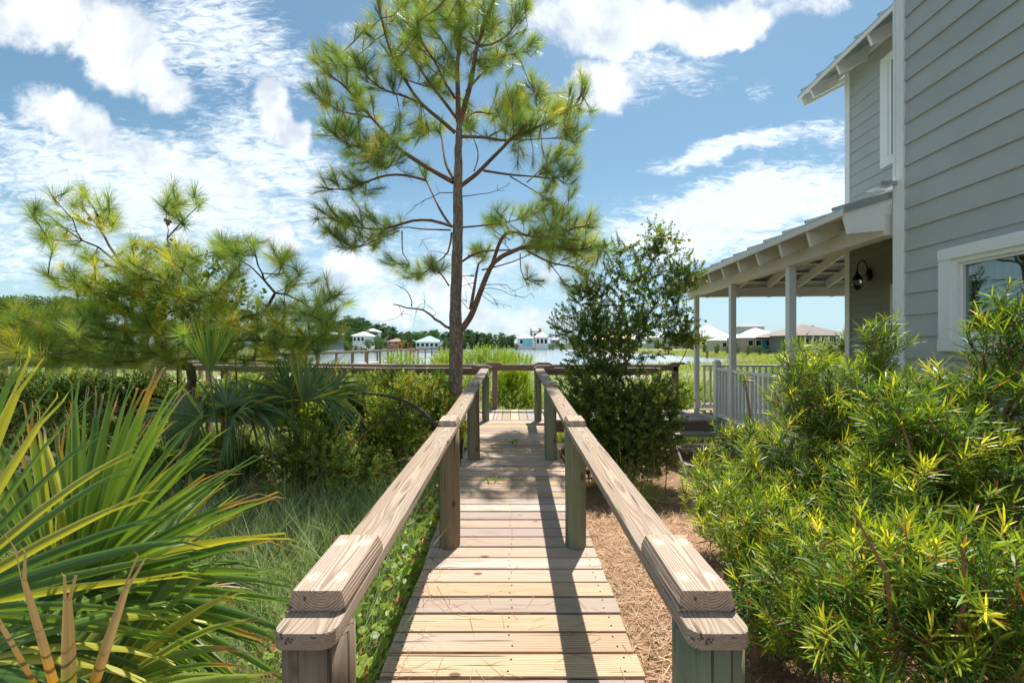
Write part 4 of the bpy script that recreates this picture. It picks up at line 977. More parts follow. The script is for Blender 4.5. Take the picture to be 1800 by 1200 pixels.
# yaupon beside the ramp
shrub('yaupon_holly', 'tall small-leaved evergreen shrub right of the ramp, open on top and dense below', 'shrub', P(1085, 840, 5.7),
      [(*px_blob(1095, 762, 5.6, 110, 92, .6), 6.2), (*px_blob(1040, 690, 5.6, 70, 50, .4), 1.6), (*px_blob(1150, 700, 5.7, 60, 50, .4), 1.2), (*px_blob(1050, 575, 5.8, 85, 60, .4), 1.9), (*px_blob(1135, 570, 5.8, 75, 70, .4), .85), (*px_blob(1040, 510, 5.8, 40, 40, .3), .5),
       (*px_blob(1120, 490, 5.8, 80, 55, .35), .75), (*px_blob(1180, 520, 5.8, 45, 60, .3), .35), (*px_blob(1155, 425, 5.8, 42, 38, .2), .3), (*px_blob(1205, 480, 5.7, 32, 35, .2), .3), (*px_blob(1200, 590, 5.7, 38, 22, .25), .35), (*px_blob(1090, 440, 5.8, 40, 30, .2), .15), (*px_blob(1060, 640, 5.7, 80, 40, .35), .9)],
      3700, .034, .020, 24, .16, (.05, .10, .025), (.19, .27, .05), .05, trunkr=.045, shell=1.8)
# a vine with yellow-green round leaves in the top and over the eave
shrub('vine', 'yellow-green round-leaved vine climbing out of the evergreen shrub towards the porch eave', 'vine', P(1170, 830, 5.4),
      [(*px_blob(1165, 415, 5.6, 42, 18, .15), 1), (*px_blob(1215, 492, 5.5, 22, 12, .1), .5), (*px_blob(1205, 565, 5.5, 32, 14, .12), .7), (*px_blob(1215, 600, 5.5, 22, 12, .1), .5), (*px_blob(1175, 690, 5.2, 35, 30, .2), 1), (*px_blob(1150, 580, 5.5, 30, 30, .1), .4)],
      60, .042, .036, 9, .22, (.07, .14, .02), (.26, .30, .03), .15, trunkr=.008, kind='round', tip=.0018)
shrub('shrub', 'yellow-green leafy shrub seen under the rail beside the porch post', 'shrub', P(1190, 730, 9.2), [(*px_blob(1185, 690, 9.2, 45, 38, .5), 1), (*px_blob(1230, 700, 9.4, 40, 30, .4), .7)], 190, .04, .03, 12, .2, (.10, .18, .02), (.28, .34, .04), .12, kind='round', trunkr=.02)

# left-hand shrubs
LS = [((60, 760, 6.3), [(55, 730, 6.3, 90, 70, .6), (10, 690, 6.4, 60, 40, .5)], 420, 'dense dark green shrub at the far left edge below the railing', (.03, .065, .015), (.11, .17, .02)),
      ((200, 800, 6.0), [(190, 760, 6.0, 80, 75, .5), (160, 690, 6.2, 50, 30, .4), (250, 690, 6.2, 40, 40, .4)], 420, 'dark small-leaved shrub with twigs reaching over the left railing', (.025, .06, .015), (.09, .15, .02)),
      ((290, 840, 5.2), [(290, 800, 5.2, 95, 45, .5), (230, 840, 5.0, 60, 40, .4)], 380, 'low yellow-green shrub in front of the dark shrubs at left', (.05, .10, .02), (.20, .26, .03)),
      ((330, 760, 6.3), [(320, 700, 6.3, 60, 40, .4), (420, 700, 6.2, 50, 40, .4)], 260, 'leafy shrub behind the upright palmetto fan against the left railing', (.04, .085, .018), (.16, .23, .03)),
      ((500, 780, 6.2), [(510, 715, 6.2, 70, 45, .4), (590, 730, 6.0, 50, 45, .4)], 300, 'bright green shrub filling the gap below the left railing behind the palmettos', (.05, .10, .02), (.20, .27, .035)),
      ((100, 720, 6.8), [(110, 680, 6.8, 100, 30, .4)], 200, 'low green shrub just under the far left railing', (.04, .085, .018), (.15, .22, .03)),
      ((410, 850, 5.0), [(400, 820, 5.0, 60, 50, .4)], 200, 'dark leafy shrub under the middle palmetto', (.03, .07, .015), (.11, .16, .03)),
      ((560, 860, 5.0), [(560, 800, 5.0, 85, 60, .5), (640, 830, 4.8, 50, 40, .4)], 360, 'tangled shrub with red and yellow leaves between palmetto and ramp', (.05, .09, .02), (.18, .22, .03)),
      ((680, 800, 5.7), [(690, 750, 5.7, 70, 60, .5), (640, 720, 6.0, 60, 40, .4)], 440, 'bright mottled shrub behind the dead arching branch', (.06, .12, .02), (.22, .27, .03)),
      ((750, 770, 6.3), [(745, 710, 6.4, 60, 55, .4), (790, 740, 6.2, 30, 40, .3)], 330, 'leafy shrub with orange-tinged leaves around the tall pine trunk', (.07, .13, .02), (.27, .28, .03)),
      ((590, 740, 6.9), [(600, 700, 6.9, 70, 45, .5), (680, 680, 6.8, 60, 30, .4)], 300, 'light green shrub growing against the cross walk railing', (.06, .12, .02), (.22, .28, .04))]
for (bx_, bl, n, lab, c0, c1) in LS:
    shrub('shrub', lab, 'shrub', P(*bx_), [px_blob(*q) for q in bl], int(n*2.6), .036, .021, 20, .17, np.array(c0)*1.3, np.array(c1)*1.65, .10, (.45, .26, .04), group=g1, trunkr=.03, shell=2.2)
shrub('vine', 'grape vine with round yellowing leaves threading through the bushy pine', 'vine', P(330, 780, 5.5), [(*px_blob(310, 470, 5.5, 90, 30, .3), 1), (*px_blob(300, 520, 5.3, 110, 40, .4), 1), (*px_blob(180, 515, 5.4, 40, 12, .2), .5), (*px_blob(420, 540, 5.5, 50, 40, .3), .8), (*px_blob(360, 570, 5.4, 120, 40, .3), .8)], 150, .05, .045, 10, .25, (.08, .16, .02), (.28, .34, .03), .12, kind='round', trunkr=.012)
shrub('wax_myrtle', 'upright dark green shrub inside the crown of the bushy pine', 'shrub', P(400, 760, 6.1), [(*px_blob(400, 490, 6.1, 35, 40, .3), 1), (*px_blob(370, 560, 6.1, 100, 60, .4), 2.5), (*px_blob(230, 570, 6.1, 80, 50, .4), 1.5), (*px_blob(300, 500, 6.1, 80, 40, .3), 1.5)], 380, .032, .015, 20, .2, (.03, .07, .015), (.10, .17, .025), .03, trunkr=.035)
# dead arching branch
t = thing('fallen_branch', 'dark bare arching branch hooked over the bushes left of the ramp', 'branch', P(765, 745, 5.3))
b = B(); pts = [P(x, y, 5.3) for x, y in [(770, 752), (745, 725), (715, 705), (680, 695), (640, 690), (605, 695), (575, 715)]]; b.tube(pts, np.linspace(.03, .008, 7), 8)
b.tube([P(718, 708, 5.3), P(690, 725, 5.2), P(655, 750, 5.1), (P(620, 783, 5.)), P(560, 790, 4.9), P(520, 815, 4.9)], [.014, .012, .01, .009, .006, .004], 6); b.tube([P(716, 712, 5.3), P(700, 735, 5.2), P(680, 755, 5.2)], [.008, .006, .003], 5)
build(b, 'limb', M_bark2, t, smooth=True)

# marsh shrubs (feathery, bright)
MS = [((905, 700, 9.6), [(905, 690, 9.6, 38, 36, .5), (900, 665, 9.7, 30, 20, .4)], 620, 'bright feathery green bush just behind the cross rail at the head of the ramp', .9),
      ((870, 700, 9.4), [(870, 690, 9.4, 22, 32, .4)], 150, 'feathery green bush behind the left post at the head of the ramp', .7),
      ((860, 640, 13.), [(855, 634, 13., 55, 22, .8)], 520, 'wide bright marsh bush showing above the rail right of the pine trunk', 1.),
      ((890, 640, 15.), [(900, 636, 15., 40, 16, .8)], 340, 'pale feathery marsh bush above the rail with water behind it', 1.),
      ((780, 650, 12.), [(785, 638, 12., 24, 20, .8)], 260, 'bright marsh bush left of the pine trunk above the rail', 1.),
      ((745, 665, 9.5), [(745, 665, 9.5, 55, 30, .6)], 260, 'yellow-green bush under the rail left of the pine trunk', .8),
      ((830, 690, 9.0), [(832, 680, 9.0, 22, 28, .4)], 130, 'green bush between pine trunk and ramp handrail', .8),
      ((940, 710, 9.6), [(940, 705, 9.4, 20, 22, .4)], 110, 'low green bush near the right post at the head of the ramp', .8),
      ((1425, 650, 15.), [(1425, 628, 15., 42, 26, .8)], 420, 'round bright green bush beyond the porch columns', 1.),
      ((1370, 660, 14.), [(1375, 650, 14., 40, 22, .8)], 200, 'bright green bush right behind the middle porch column', 1.),
      ((1450, 660, 11.), [(1465, 655, 11., 40, 25, .6)], 180, 'green bush beside the fan palm behind the porch', 1.)]
MS += [((600, 660, 11.), [(585, 655, 11., 45, 16, .7)], 260, 'bright marsh bush above the left end of the near rail', 1.),
       ((700, 640, 20.), [(705, 632, 20., 35, 12, 1.)], 240, 'low marsh bush at the water edge beside the pier end', 1.),
       ((450, 670, 12.), [(450, 650, 12., 60, 22, .8)], 320, 'bright marsh bush behind the bushy pine', 1.),
       ((1200, 700, 10.5), [(1190, 690, 10.5, 60, 30, .6)], 330, 'tall green bush beyond the rail beside the porch', 1.)]
for (bx_, bl, n, lab, s) in MS:
    shrub('marsh_bush', lab, 'bush', P(*bx_), [px_blob(*q) for q in bl], n, .055*s, .016*s, 22, .30*s, (.15, .26, .02), (.34, .44, .04), .08, (.5, .45, .1), group='bright marsh bushes', trunkr=.03, a0=45, a1=18, up=1.2, step=.3)

# ---------------------------------------------------------------- podocarpus hedge at right
def pod(label, base, stems, blobs, nt, yellow=.25, ll=.078, n=30, L=.13):
    base = np.array(base, float); base[2] = float(gz(base[0], base[1]))-.03
    t = thing('yew_pine_shrub', label, 'shrub', base, 'strap-leaved shrubs along the house')
    nodes = [base, base+np.array((0, 0, .1))]; par = [0, 0]
    for st in stems:
        prev = 1; pts = [base]+[P(*q) for q in st]
        for a, c in zip(pts[:-1], pts[1:]):
            m = max(1, int(np.linalg.norm(c-a)/.12))
            for k in range(m): nodes.append(a+(c-a)*(k+1)/m+rng.normal(size=3)*.008); par.append(prev); prev = len(nodes)-1
    tg = []; ow = []; wts = np.array([b_[6] if len(b_) > 6 else b_[3]*b_[4] for b_ in blobs], float); wts /= wts.sum()
    for q, w_ in zip(blobs, wts):
        cen, rad = px_blob(*q[:6]); k = max(2, int(nt*w_)); e = ell(cen, rad, k, 3.2); tg.append(e); ow.append(norm((e-cen)/np.asarray(rad)))
    tg = np.vstack(tg); ow = np.vstack(ow); ok = (tg[:, 2] > gz(tg[:, 0], tg[:, 1])+.06) & (tg[:, 0] < 2.98+.0762*tg[:, 1]) & (tg[:, 0] > .66)
    tg = tg[ok]; ow = ow[ok]
    A, par, ti = grow(nodes, par, tg, .09, .3); r = radii(par, len(A), .0024, 2.3, .024); b = B(); skel(b, A, par, r, 6); [b.tube([base]+[P(q[0], q[1], q[2]-.1) for q in st], np.linspace(.011, .003, len(st)+1), 7) for st in stems]; build(b, 'branches', M_twig, t, smooth=True)
    D = norm(norm(A[ti]-A[par[ti]])*.6+ow*.45+np.array((0, -.1, 1.0))+rng.normal(size=(len(ti), 3))*.25); N = len(ti)
    y = rng.random(N) < yellow*.8; f = rng.random(N); zrel = np.clip((A[ti][:, 2]-base[2])/1.4, 0, 1)
    bc = cmix((.03, .085, .018), (.13, .23, .025), f*.6+.4*zrel*f); yc = cmix((.26, .34, .03), (.46, .43, .04), f)
    def cf(N_, n_, tt):
        c = bc[:, None]+(yc-bc)[:, None]*(y[:, None]*np.clip(tt*1.6-.1, 0, 1)+(~y[:, None])*np.clip(tt*1.2-.75, 0, 1)*.8)[..., None]
        c = c*(.7+.6*rng.random((N_, n_, 1))); o = rng.random((N_, n_)) < .008; c[o] = (.45, .16, .03); o = rng.random((N_, n_)) < .012; c[o] = (.22, .12, .06); return c
    Lt = L*(.7+.6*rng.random(N)); lb = B(); shoots(lb, A[ti]-D*Lt[:, None]*.45, D, n, Lt, 0, 1, 82, 28, ll, .0070, .1, cf, 'strap', lv=.25)
    sb = B(); sb.segs(A[ti]-D*Lt[:, None]*.5, A[ti]+D*Lt[:, None]*.5, .0024, .0014, 4); build(sb, 'twigs', M_twig, t); build(lb, 'foliage', M_pod, t)
pod('tallest strap-leaved shrub touching the house corner board', P(1560, 900, 2.9), [[(1560, 800, 2.9), (1555, 700, 2.95), (1548, 600, 3.0)], [(1500, 760, 2.9), (1480, 680, 2.95)]], [(1545, 610, 3.0, 32, 48, .18), (1540, 700, 2.95, 70, 60, .3), (1500, 760, 2.9, 90, 70, .35), (1440, 690, 3.1, 60, 60, .3), (1580, 780, 2.8, 80, 80, .3)], 380, .15, n=28)
pod('slender strap-leaved shrub with one orange-tipped shoot in front of the porch railing', P(1310, 900, 3.5), [[(1320, 790, 3.5), (1318, 730, 3.5), (1308, 668, 3.5)], [(1290, 800, 3.5), (1285, 760, 3.5)]], [(1308, 668, 3.5, 8, 8, .05, 30), (1300, 765, 3.5, 40, 30, .2), (1255, 835, 3.4, 50, 35, .25), (1330, 810, 3.4, 70, 55, .3), (1240, 850, 3.4, 45, 50, .25), (1300, 870, 3.3, 75, 60, .3)], 230, .5, .06, 24, .11)
pod('broad bushy strap-leaved shrub in front of the porch columns', P(1400, 950, 3.0), [[(1390, 800, 3.0), (1400, 700, 3.05), (1410, 640, 3.1)], [(1440, 800, 3.0), (1450, 720, 3.0)]], [(1405, 640, 3.1, 35, 35, .2), (1415, 715, 3.05, 60, 50, .3), (1400, 820, 2.9, 110, 80, .4), (1350, 920, 2.7, 110, 70, .4), (1480, 880, 2.7, 100, 90, .4)], 440, .35, n=27)
pod('large strap-leaved shrub with dark red-brown stems below the window', P(1690, 1010, 2.15), [[(1720, 880, 2.15), (1725, 800, 2.15), (1760, 740, 2.15), (1785, 680, 2.2)], [(1620, 850, 2.1), (1590, 760, 2.15), (1575, 715, 2.2)]], [(1580, 730, 2.2, 60, 45, .2), (1660, 690, 2.3, 55, 35, .2), (1650, 800, 2.1, 110, 70, .3), (1760, 620, 2.2, 40, 60, .15), (1785, 560, 2.2, 25, 45, .1), (1770, 720, 2.1, 60, 60, .25), (1600, 900, 2.0, 110, 90, .35), (1740, 880, 2.0, 90, 100, .35)], 500, .25, n=28)
pod('low yellow-green strap-leaved shrub in the bottom right corner', P(1600, 1150, 1.45), [[(1560, 1010, 1.5), (1500, 900, 1.55)], [(1700, 1040, 1.4), (1690, 960, 1.4)]], [(1540, 1000, 1.6, 110, 80, .25), (1690, 1020, 1.4, 110, 80, .22), (1560, 1130, 1.45, 140, 70, .25), (1740, 1140, 1.35, 110, 70, .2), (1430, 1060, 1.7, 80, 80, .22)], 340, .35, .068, 27, .14)
pod('strap-leaved shrub beside the right handrail and pine straw bed', P(1330, 1080, 2.15), [[(1320, 960, 2.2)], [(1390, 940, 2.2)]], [(1310, 930, 2.35, 80, 60, .28), (1400, 980, 2.2, 100, 90, .3), (1350, 1060, 2.0, 75, 70, .25), (1460, 1080, 1.9, 80, 80, .25), (1270, 880, 2.7, 55, 45, .25)], 400, .45, .064, 27, .12)

# ---------------------------------------------------------------- palmettos
def fan(b, hub, axis, normal, L, n=26, spread=95, w=.03, droop=.18, dead=0., brown=.25, vee=.35, c0=(.05, .115, .022), c1=(.15, .24, .035), cutr=.86):
    hub = np.array(hub, float); axis = norm(np.array(axis, float)); normal = norm(np.array(normal, float)-axis*np.dot(normal, axis)); side = np.cross(axis, normal)
    st = np.array([.03, .15, .35, .55, .72, .84]); wd = np.array([.35, .8, 1., .92, .70, .50])
    for i in range(n):
        th = math.radians(-spread+2*spread*(i+.5)/n+random.uniform(-1.5, 1.5)); l = L*(.72+.28*math.cos(th*.75))*random.uniform(.9, 1.08)
        d = axis*math.cos(th)+side*math.sin(th)+normal*.12*math.cos(th*2); d = norm(d)
        dr = droop*random.uniform(.4, 1.7); f = random.random()
        col_ = cmix(c0, c1, np.array([f]))[0]
        if random.random() < dead: col_ = np.array((.42, .20, .03))*random.uniform(.6, 1.2)
        elif random.random() < .12: col_ = np.array((.33, .33, .04))
        tw = random.uniform(-.5, .5); sd_ = norm(np.cross(d, normal)); sd_ = norm(sd_*math.cos(tw)+normal*math.sin(tw)); nn = np.cross(sd_, d)
        ww = w*random.uniform(.8, 1.15)*min(1., l/L+.1); V = []; C = []; cut = random.uniform(cutr, cutr+.14) if random.random() < brown else 1.2
        def cc_(s_):
            k = col_*(.9+.2*s_)
            return k if s_ < cut-.06 else (np.array((.36, .20, .05)) if s_ < cut+.02 else np.array((.24, .165, .12)))
        def pt(s_): return hub+d*l*s_+np.array((0, 0, -dr*l*s_**2.6))
        for s_, q in zip(st, wd):
            p = pt(s_); cc = cc_(s_)
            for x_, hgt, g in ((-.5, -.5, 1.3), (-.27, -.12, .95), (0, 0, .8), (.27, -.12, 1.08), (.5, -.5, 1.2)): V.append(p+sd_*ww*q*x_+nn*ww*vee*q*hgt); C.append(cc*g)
        m = len(st); Q = [(k*5+a, k*5+a+1, k*5+a+6, k*5+a+5) for k in range(m-1) for a in range(4)]
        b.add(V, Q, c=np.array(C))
        if l*F/max(hub[1], .5) < 70: b.add([V[-5], V[-3], V[-1], pt(1.)-nn*ww*.1], t=[(0, 1, 3), (1, 2, 3)], c=cc_(1.)); continue
        for sg, j in ((-1, -5), (1, -3)):       # the split tip: two diverging prongs
            e1 = pt(random.uniform(.93, .99))+sd_*ww*sg*random.uniform(.15, .4)-nn*ww*.3; e2 = pt(random.uniform(1., 1.1))+sd_*ww*sg*random.uniform(.1, .9)-np.array((0, 0, l*random.uniform(0, .05)))
            mid_ = (V[j]+V[j+2])/2; w_ = sd_*ww*.09
            b.add([V[j], V[j+1], V[j+2], e1-w_, e1+w_, e2], [(0, 2, 4, 3)], [(3, 4, 5)], c=np.array([cc_(.84)]*3+[cc_(.95)]*2+[cc_(1.05)]))
def palmetto(label, base, fronds, group='palmettos', trunk=None, **kw):
    base = np.array(base, float); base[2] = float(gz(base[0], base[1]))-.02
    t = thing('palmetto', label, 'palm', base, group)
    for (hub, axis, normal, L, *rest) in fronds:
        kk = dict(kw); kk.update(rest[0] if rest else {})
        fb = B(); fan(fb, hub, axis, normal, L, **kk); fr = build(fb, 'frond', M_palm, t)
        pb = B(); hub = np.array(hub, float); m = (base+hub)/2+np.array((0, 0, .1)); s = np.linspace(0, 1, 8)[:, None]
        pb.tube((1-s)**2*base+2*s*(1-s)*m+s*s*(hub+norm(np.array(axis, float))*.03), np.linspace(.012, .007, 8)*min(1., L/.5), 6, c=(.14, .20, .04)); build(pb, 'petiole', M_palm, fr)
    if trunk:
        tb = B(); tb.lathe([(trunk, 0), (trunk*1.1, .3), (trunk*.8, trunk*4)], (*base[:2], base[2]), 12); build(tb, 'trunk', M_bark2, t)
    return t
Np = (.1, -1, .25)
palmetto('huge palmetto with long fan blades filling the bottom left corner', (-1.75, 1.35, 0), [
    (P(135, 1035, 1.28), (.72, .05, .62), Np, .76, dict(n=32, spread=80, w=.030, droop=.10, brown=.4)),
    (P(-140, 1080, 1.12), (.7, .1, .72), Np, .80, dict(n=26, spread=70, w=.032, droop=.08, brown=.3)),
    (P(150, 1250, 1.12), (.92, .0, .36), (.1, -.9, .5), .60, dict(n=22, spread=62, w=.027, droop=.22, brown=.5, c0=(.07, .14, .02), c1=(.24, .30, .04))),
    (P(100, 1040, 1.5), (.05, .1, 1.), Np, .70, dict(n=20, spread=48, w=.036, droop=.03, brown=.9, c0=(.10, .16, .03), c1=(.22, .30, .06))),
    (P(-120, 1180, 1.05), (1., .15, .12), (.1, -.6, .8), .62, dict(n=20, spread=50, w=.028, droop=.22)),
    (P(120, 1325, 1.05), (.12, -.1, 1.), Np, .64, dict(n=4, spread=24, w=.034, droop=.03, dead=.5, brown=1., c0=(.16, .19, .03), c1=(.30, .22, .03), cutr=.42)),
    (P(60, 1230, 1.25), (.75, .2, .35), (.1, -.8, .6), .66, dict(n=22, spread=60, w=.03, droop=.25, c0=(.06, .12, .02), c1=(.2, .26, .04))),
    (P(200, 1060, 1.6), (.85, .2, .35), (.1, -.8, .6), .62, dict(n=20, spread=60, w=.03, droop=.2, c0=(.03, .08, .02), c1=(.1, .17, .03)))], trunk=.09)
def rfronds(cx, cy, cz, d, n, spread_r, L, h0=.3):
    out = []
    for k in range(n):
        a = k/n*2*pi+random.uniform(-.3, .3); el = random.uniform(.25, 1.2); r = spread_r*random.uniform(.6, 1.1)
        hub = np.array((cx+r*math.cos(a)*math.cos(el), d+r*math.sin(a)*math.cos(el)*.8, cz+r*math.sin(el)))
        ax = np.array((math.cos(a)*math.cos(el)*1.1, math.sin(a)*math.cos(el)*.6, math.sin(el)-.05))
        out.append((hub, ax, (-.3*math.cos(a), -1, .7), L*random.uniform(.8, 1.1)))
    return out
c = P(400, 740, 4.7)
palmetto('palmetto with one upright bright fan and drooping strips in front of the railing', (c[0], 4.7, 0), rfronds(c[0], c[1]*0, c[2]-.05, 4.7, 10, .42, .62)+[(P(368, 655, 4.6), (-.05, 0, 1), Np, .62, dict(spread=35, n=18, droop=.02, c0=(.11, .22, .04), c1=(.22, .34, .06)))], n=22, spread=85, w=.03, droop=.35, c0=(.06, .12, .05), c1=(.16, .22, .09))
c = P(530, 730, 4.9)
palmetto('palmetto with a pleated open fan leaning right, left of the dead branch', (c[0], 4.9, 0), rfronds(c[0], 0, c[2]-.02, 4.9, 8, .38, .60)+[(P(532, 707, 4.6), (.5, -.1, .8), Np, .55, dict(spread=50, n=20, droop=.03, c0=(.07, .12, .05), c1=(.12, .18, .07)))], n=22, spread=85, w=.028, droop=.3, c0=(.06, .12, .05), c1=(.16, .23, .09))
c = P(300, 840, 4.2)
palmetto('small shaded palmetto low among the dark shrubs at left', (c[0], 4.2, 0), rfronds(c[0], 0, c[2], 4.2, 7, .3, .5), n=20, spread=85, w=.028, droop=.3, c0=(.03, .08, .025), c1=(.08, .14, .04))
c = P(765, 690, 6.9)
palmetto('dark glossy palmetto against the rail just left of the pine trunk', (c[0], 6.9, 0), rfronds(c[0], 0, c[2]-.05, 6.9, 6, .2, .42), n=18, spread=80, w=.035, droop=.15, c0=(.03, .10, .025), c1=(.07, .17, .03))
c = P(695, 690, 6.7)
palmetto('yellowing palmetto with drooping orange fan under the cross rail', (c[0], 6.7, 0), rfronds(c[0], 0, c[2]-.1, 6.7, 5, .2, .4), n=18, spread=85, w=.025, droop=.5, dead=.35, c0=(.2, .24, .03), c1=(.36, .34, .05))
c = P(1490, 640, 11.5)
palmetto('fan palm half hidden behind the porch corner post', (c[0], 11.5, 0), rfronds(c[0], 0, c[2], 11.5, 14, .5, .85), n=20, spread=80, w=.05, droop=.5, c0=(.06, .10, .03), c1=(.16, .20, .05), trunk=.12)

# ---------------------------------------------------------------- grass, ground cover, straw (uncountable)
def blades(name, label, n, reg, h, w, c0, c1, lean=.5, bend=.6, tipc=(.34, .30, .12)):
    q = reg(n); n = len(q); z = gz(q[:, 0], q[:, 1]); Pn = np.stack((q[:, 0], q[:, 1], z), 1)
    d = norm(np.stack((rng.normal(size=n)*lean, rng.normal(size=n)*lean, np.ones(n)), 1)); az = rng.random(n)*2*pi; N = np.stack((np.cos(az), np.sin(az), np.zeros(n)), 1)
    hh = h*(.5+.8*rng.random(n)); b = B(); b.leaves(Pn, d, N, hh, w, bend*rng.normal(.6, .4, n), cmix(c0, c1, rng.random(n)), 'blade', np.broadcast_to(np.array(tipc), (n, 3)))
    return tag(build(b, name, M_grass, origin=(0, 0, 0)), label, 'grass', kind='stuff')
def reg_left(n): x = rng.uniform(-3.4, -.72, n); y = rng.uniform(1.5, 4.9, n); k = (rng.random(n) < (.35+.65*(wav(x, y, 2.5) > -.5))); return np.stack((x[k], y[k]), 1)
blades('grass', 'tall wispy blue-green grass filling the ground left of the ramp', 17000, reg_left, .54, .0058, (.06, .13, .045), (.26, .37, .17), .4, .8, (.30, .32, .16))
def reg_near(n): x = rng.uniform(-2.2, -.72, n); y = rng.uniform(.9, 2.6, n); return np.stack((x, y), 1)
blades('grass', 'bright short grass beside the near end of the left handrail', 3500, reg_near, .36, .0055, (.10, .18, .03), (.30, .38, .07), .5, .9)
def reg_clump(n): a = rng.normal(size=(n, 2))*.09; return a+np.array((1.42, 4.75))
blades('grass', 'arching clump of fine grass on the pine straw by the shrub', 500, reg_clump, .48, .004, (.14, .20, .06), (.34, .38, .16), .55, 1.)
def reg_marsh(n):
    y = 8.8+rng.random(n)**2*30; x = rng.uniform(-1.25, 1.1, n)*y*1.05; k = (sdist(x, y) > .5); return np.stack((x[k], y[k]), 1)
blades('marsh_grass', 'pale green marsh grass spreading beyond the boardwalk to the water', 42000, reg_marsh, .42, .014, (.15, .22, .05), (.34, .38, .14), .3, .5)
def reg_field(n):
    y = rng.uniform(36, 120, n); x = rng.uniform(.25, 1.0, n)*y; s = sdist(x, y); k = (s > .3) & (wav(x, y, .23, 1)+.6*wav(x, y, .071, 2) < 1.0); return np.stack((x[k], y[k]), 1)
blades('field_grass', 'tufted yellow-green dune grass across the lake shore at right', 26000, reg_field, .55, .10, (.16, .25, .05), (.38, .40, .14), .4, .5)
def cover(name, label, n, reg, leaf, hmax, c0, c1, cat='plants', brown=.08):
    q = reg(n); n = len(q); z = gz(q[:, 0], q[:, 1])+rng.random(n)**1.5*hmax; Pn = np.stack((q[:, 0], q[:, 1], z), 1); d = norm(rnd_unit(n)+np.array((0, 0, .1))); N = norm(rnd_unit(n)*.6+np.array((0, 0, 1.)))
    C = cmix(c0, c1, rng.random(n)); k = rng.random(n) < brown; C[k] = (.35, .12, .04); b = B(); l = leaf*(.5+rng.random(n)); b.leaves(Pn, d, N, l, l*.8, .15, C, 'round')
    return tag(build(b, name, M_leaf, origin=(0, 0, 0)), label, cat, kind='stuff')
def reg_edge(n): x = -.64-rng.random(n)**1.6*.75; y = rng.uniform(.85, 5.5, n); return np.stack((x, y), 1)
cover('ground_vine', 'creeping leafy vines with yellow and green leaves along the left deck edge', 10500, reg_edge, .05, .42, (.07, .15, .02), (.30, .38, .05))
def reg_l2(n): y = rng.uniform(2.2, 7.3, n); x = -.8-rng.random(n)*(5.2+.3*y); return np.stack((x, y), 1)
cover('undergrowth', 'low tangled green undergrowth on the shaded ground at left', 22000, reg_l2, .05, .34, (.04, .09, .02), (.16, .22, .04), brown=.15)
def reg_mix(n): y = rng.uniform(1.3, 5.0, n); x = rng.uniform(-2.9, -.75, n); k = wav(x, y, 2.2, 1) > -.35; return np.stack((x[k], y[k]), 1)
cover('ground_weeds', 'scattered small weeds between the tall grass left of the ramp', 9000, reg_mix, .032, .30, (.07, .15, .03), (.26, .36, .07), brown=.06)
def straw():
    n = 26000; x = .6+rng.random(n)*2.2; y = rng.uniform(.7, 6.6, n); z = gz(x, y)+.004+rng.random(n)*.02
    d = norm(np.stack((rng.normal(size=n), rng.normal(size=n), rng.normal(size=n)*.12), 1)); N = np.broadcast_to(np.array((0, 0, 1.)), (n, 3))
    b = B(); b.leaves(np.stack((x, y, z), 1), d, N,   .09+.09*rng.random(n), .0040, .05*rng.normal(size=n), cmix((.24, .13, .075), (.62, .44, .28), rng.random(n)), 'needle'); tag(build(b, 'pine_straw', M_straw, origin=(0, 0, 0)), 'reddish-tan pine straw mulch right of the ramp', 'mulch', kind='stuff')
straw()
n = 420; q = np.stack((rng.uniform(-.58, .58, n), rng.uniform(.9, 7., n)), 1); q[:140, 0] = -.45-.14*rng.random(140)
b = B(); b.leaves(np.stack((q[:, 0], q[:, 1], [dz(v)+.004 for v in q[:, 1]]), 1), norm(np.stack((rng.normal(size=n), rng.normal(size=n), np.zeros(n)), 1)), np.broadcast_to(np.array((0, 0, 1.)), (n, 3)), .10+.08*rng.random(n), .0022, 0., cmix((.20, .11, .05), (.45, .28, .14), rng.random(n)), 'needle'); tag(build(b, 'fallen_needles', M_straw), 'dry brown pine needles scattered over the ramp deck', 'litter', kind='stuff')
# sprigs growing up through the deck
for i, (x, y, lab) in enumerate([(-.16, 4.2, 'small green sprig growing through the deck below the left third post'), (.0, 5.6, 'little leafy sprig lying across the far deck boards')]):
    n = 26; b = B(); q = ell((x, y, dz(y)+.03), (.13, .04, .03), n, 2); b.leaves(q, norm(rnd_unit(n)+np.array((0, 0, .6))), rnd_unit(n), .04, .02, .1, cmix((.12, .2, .03), (.32, .34, .05), rng.random(n)), 'quad'); tag(build(b, 'weed', M_leaf), lab, 'plant')

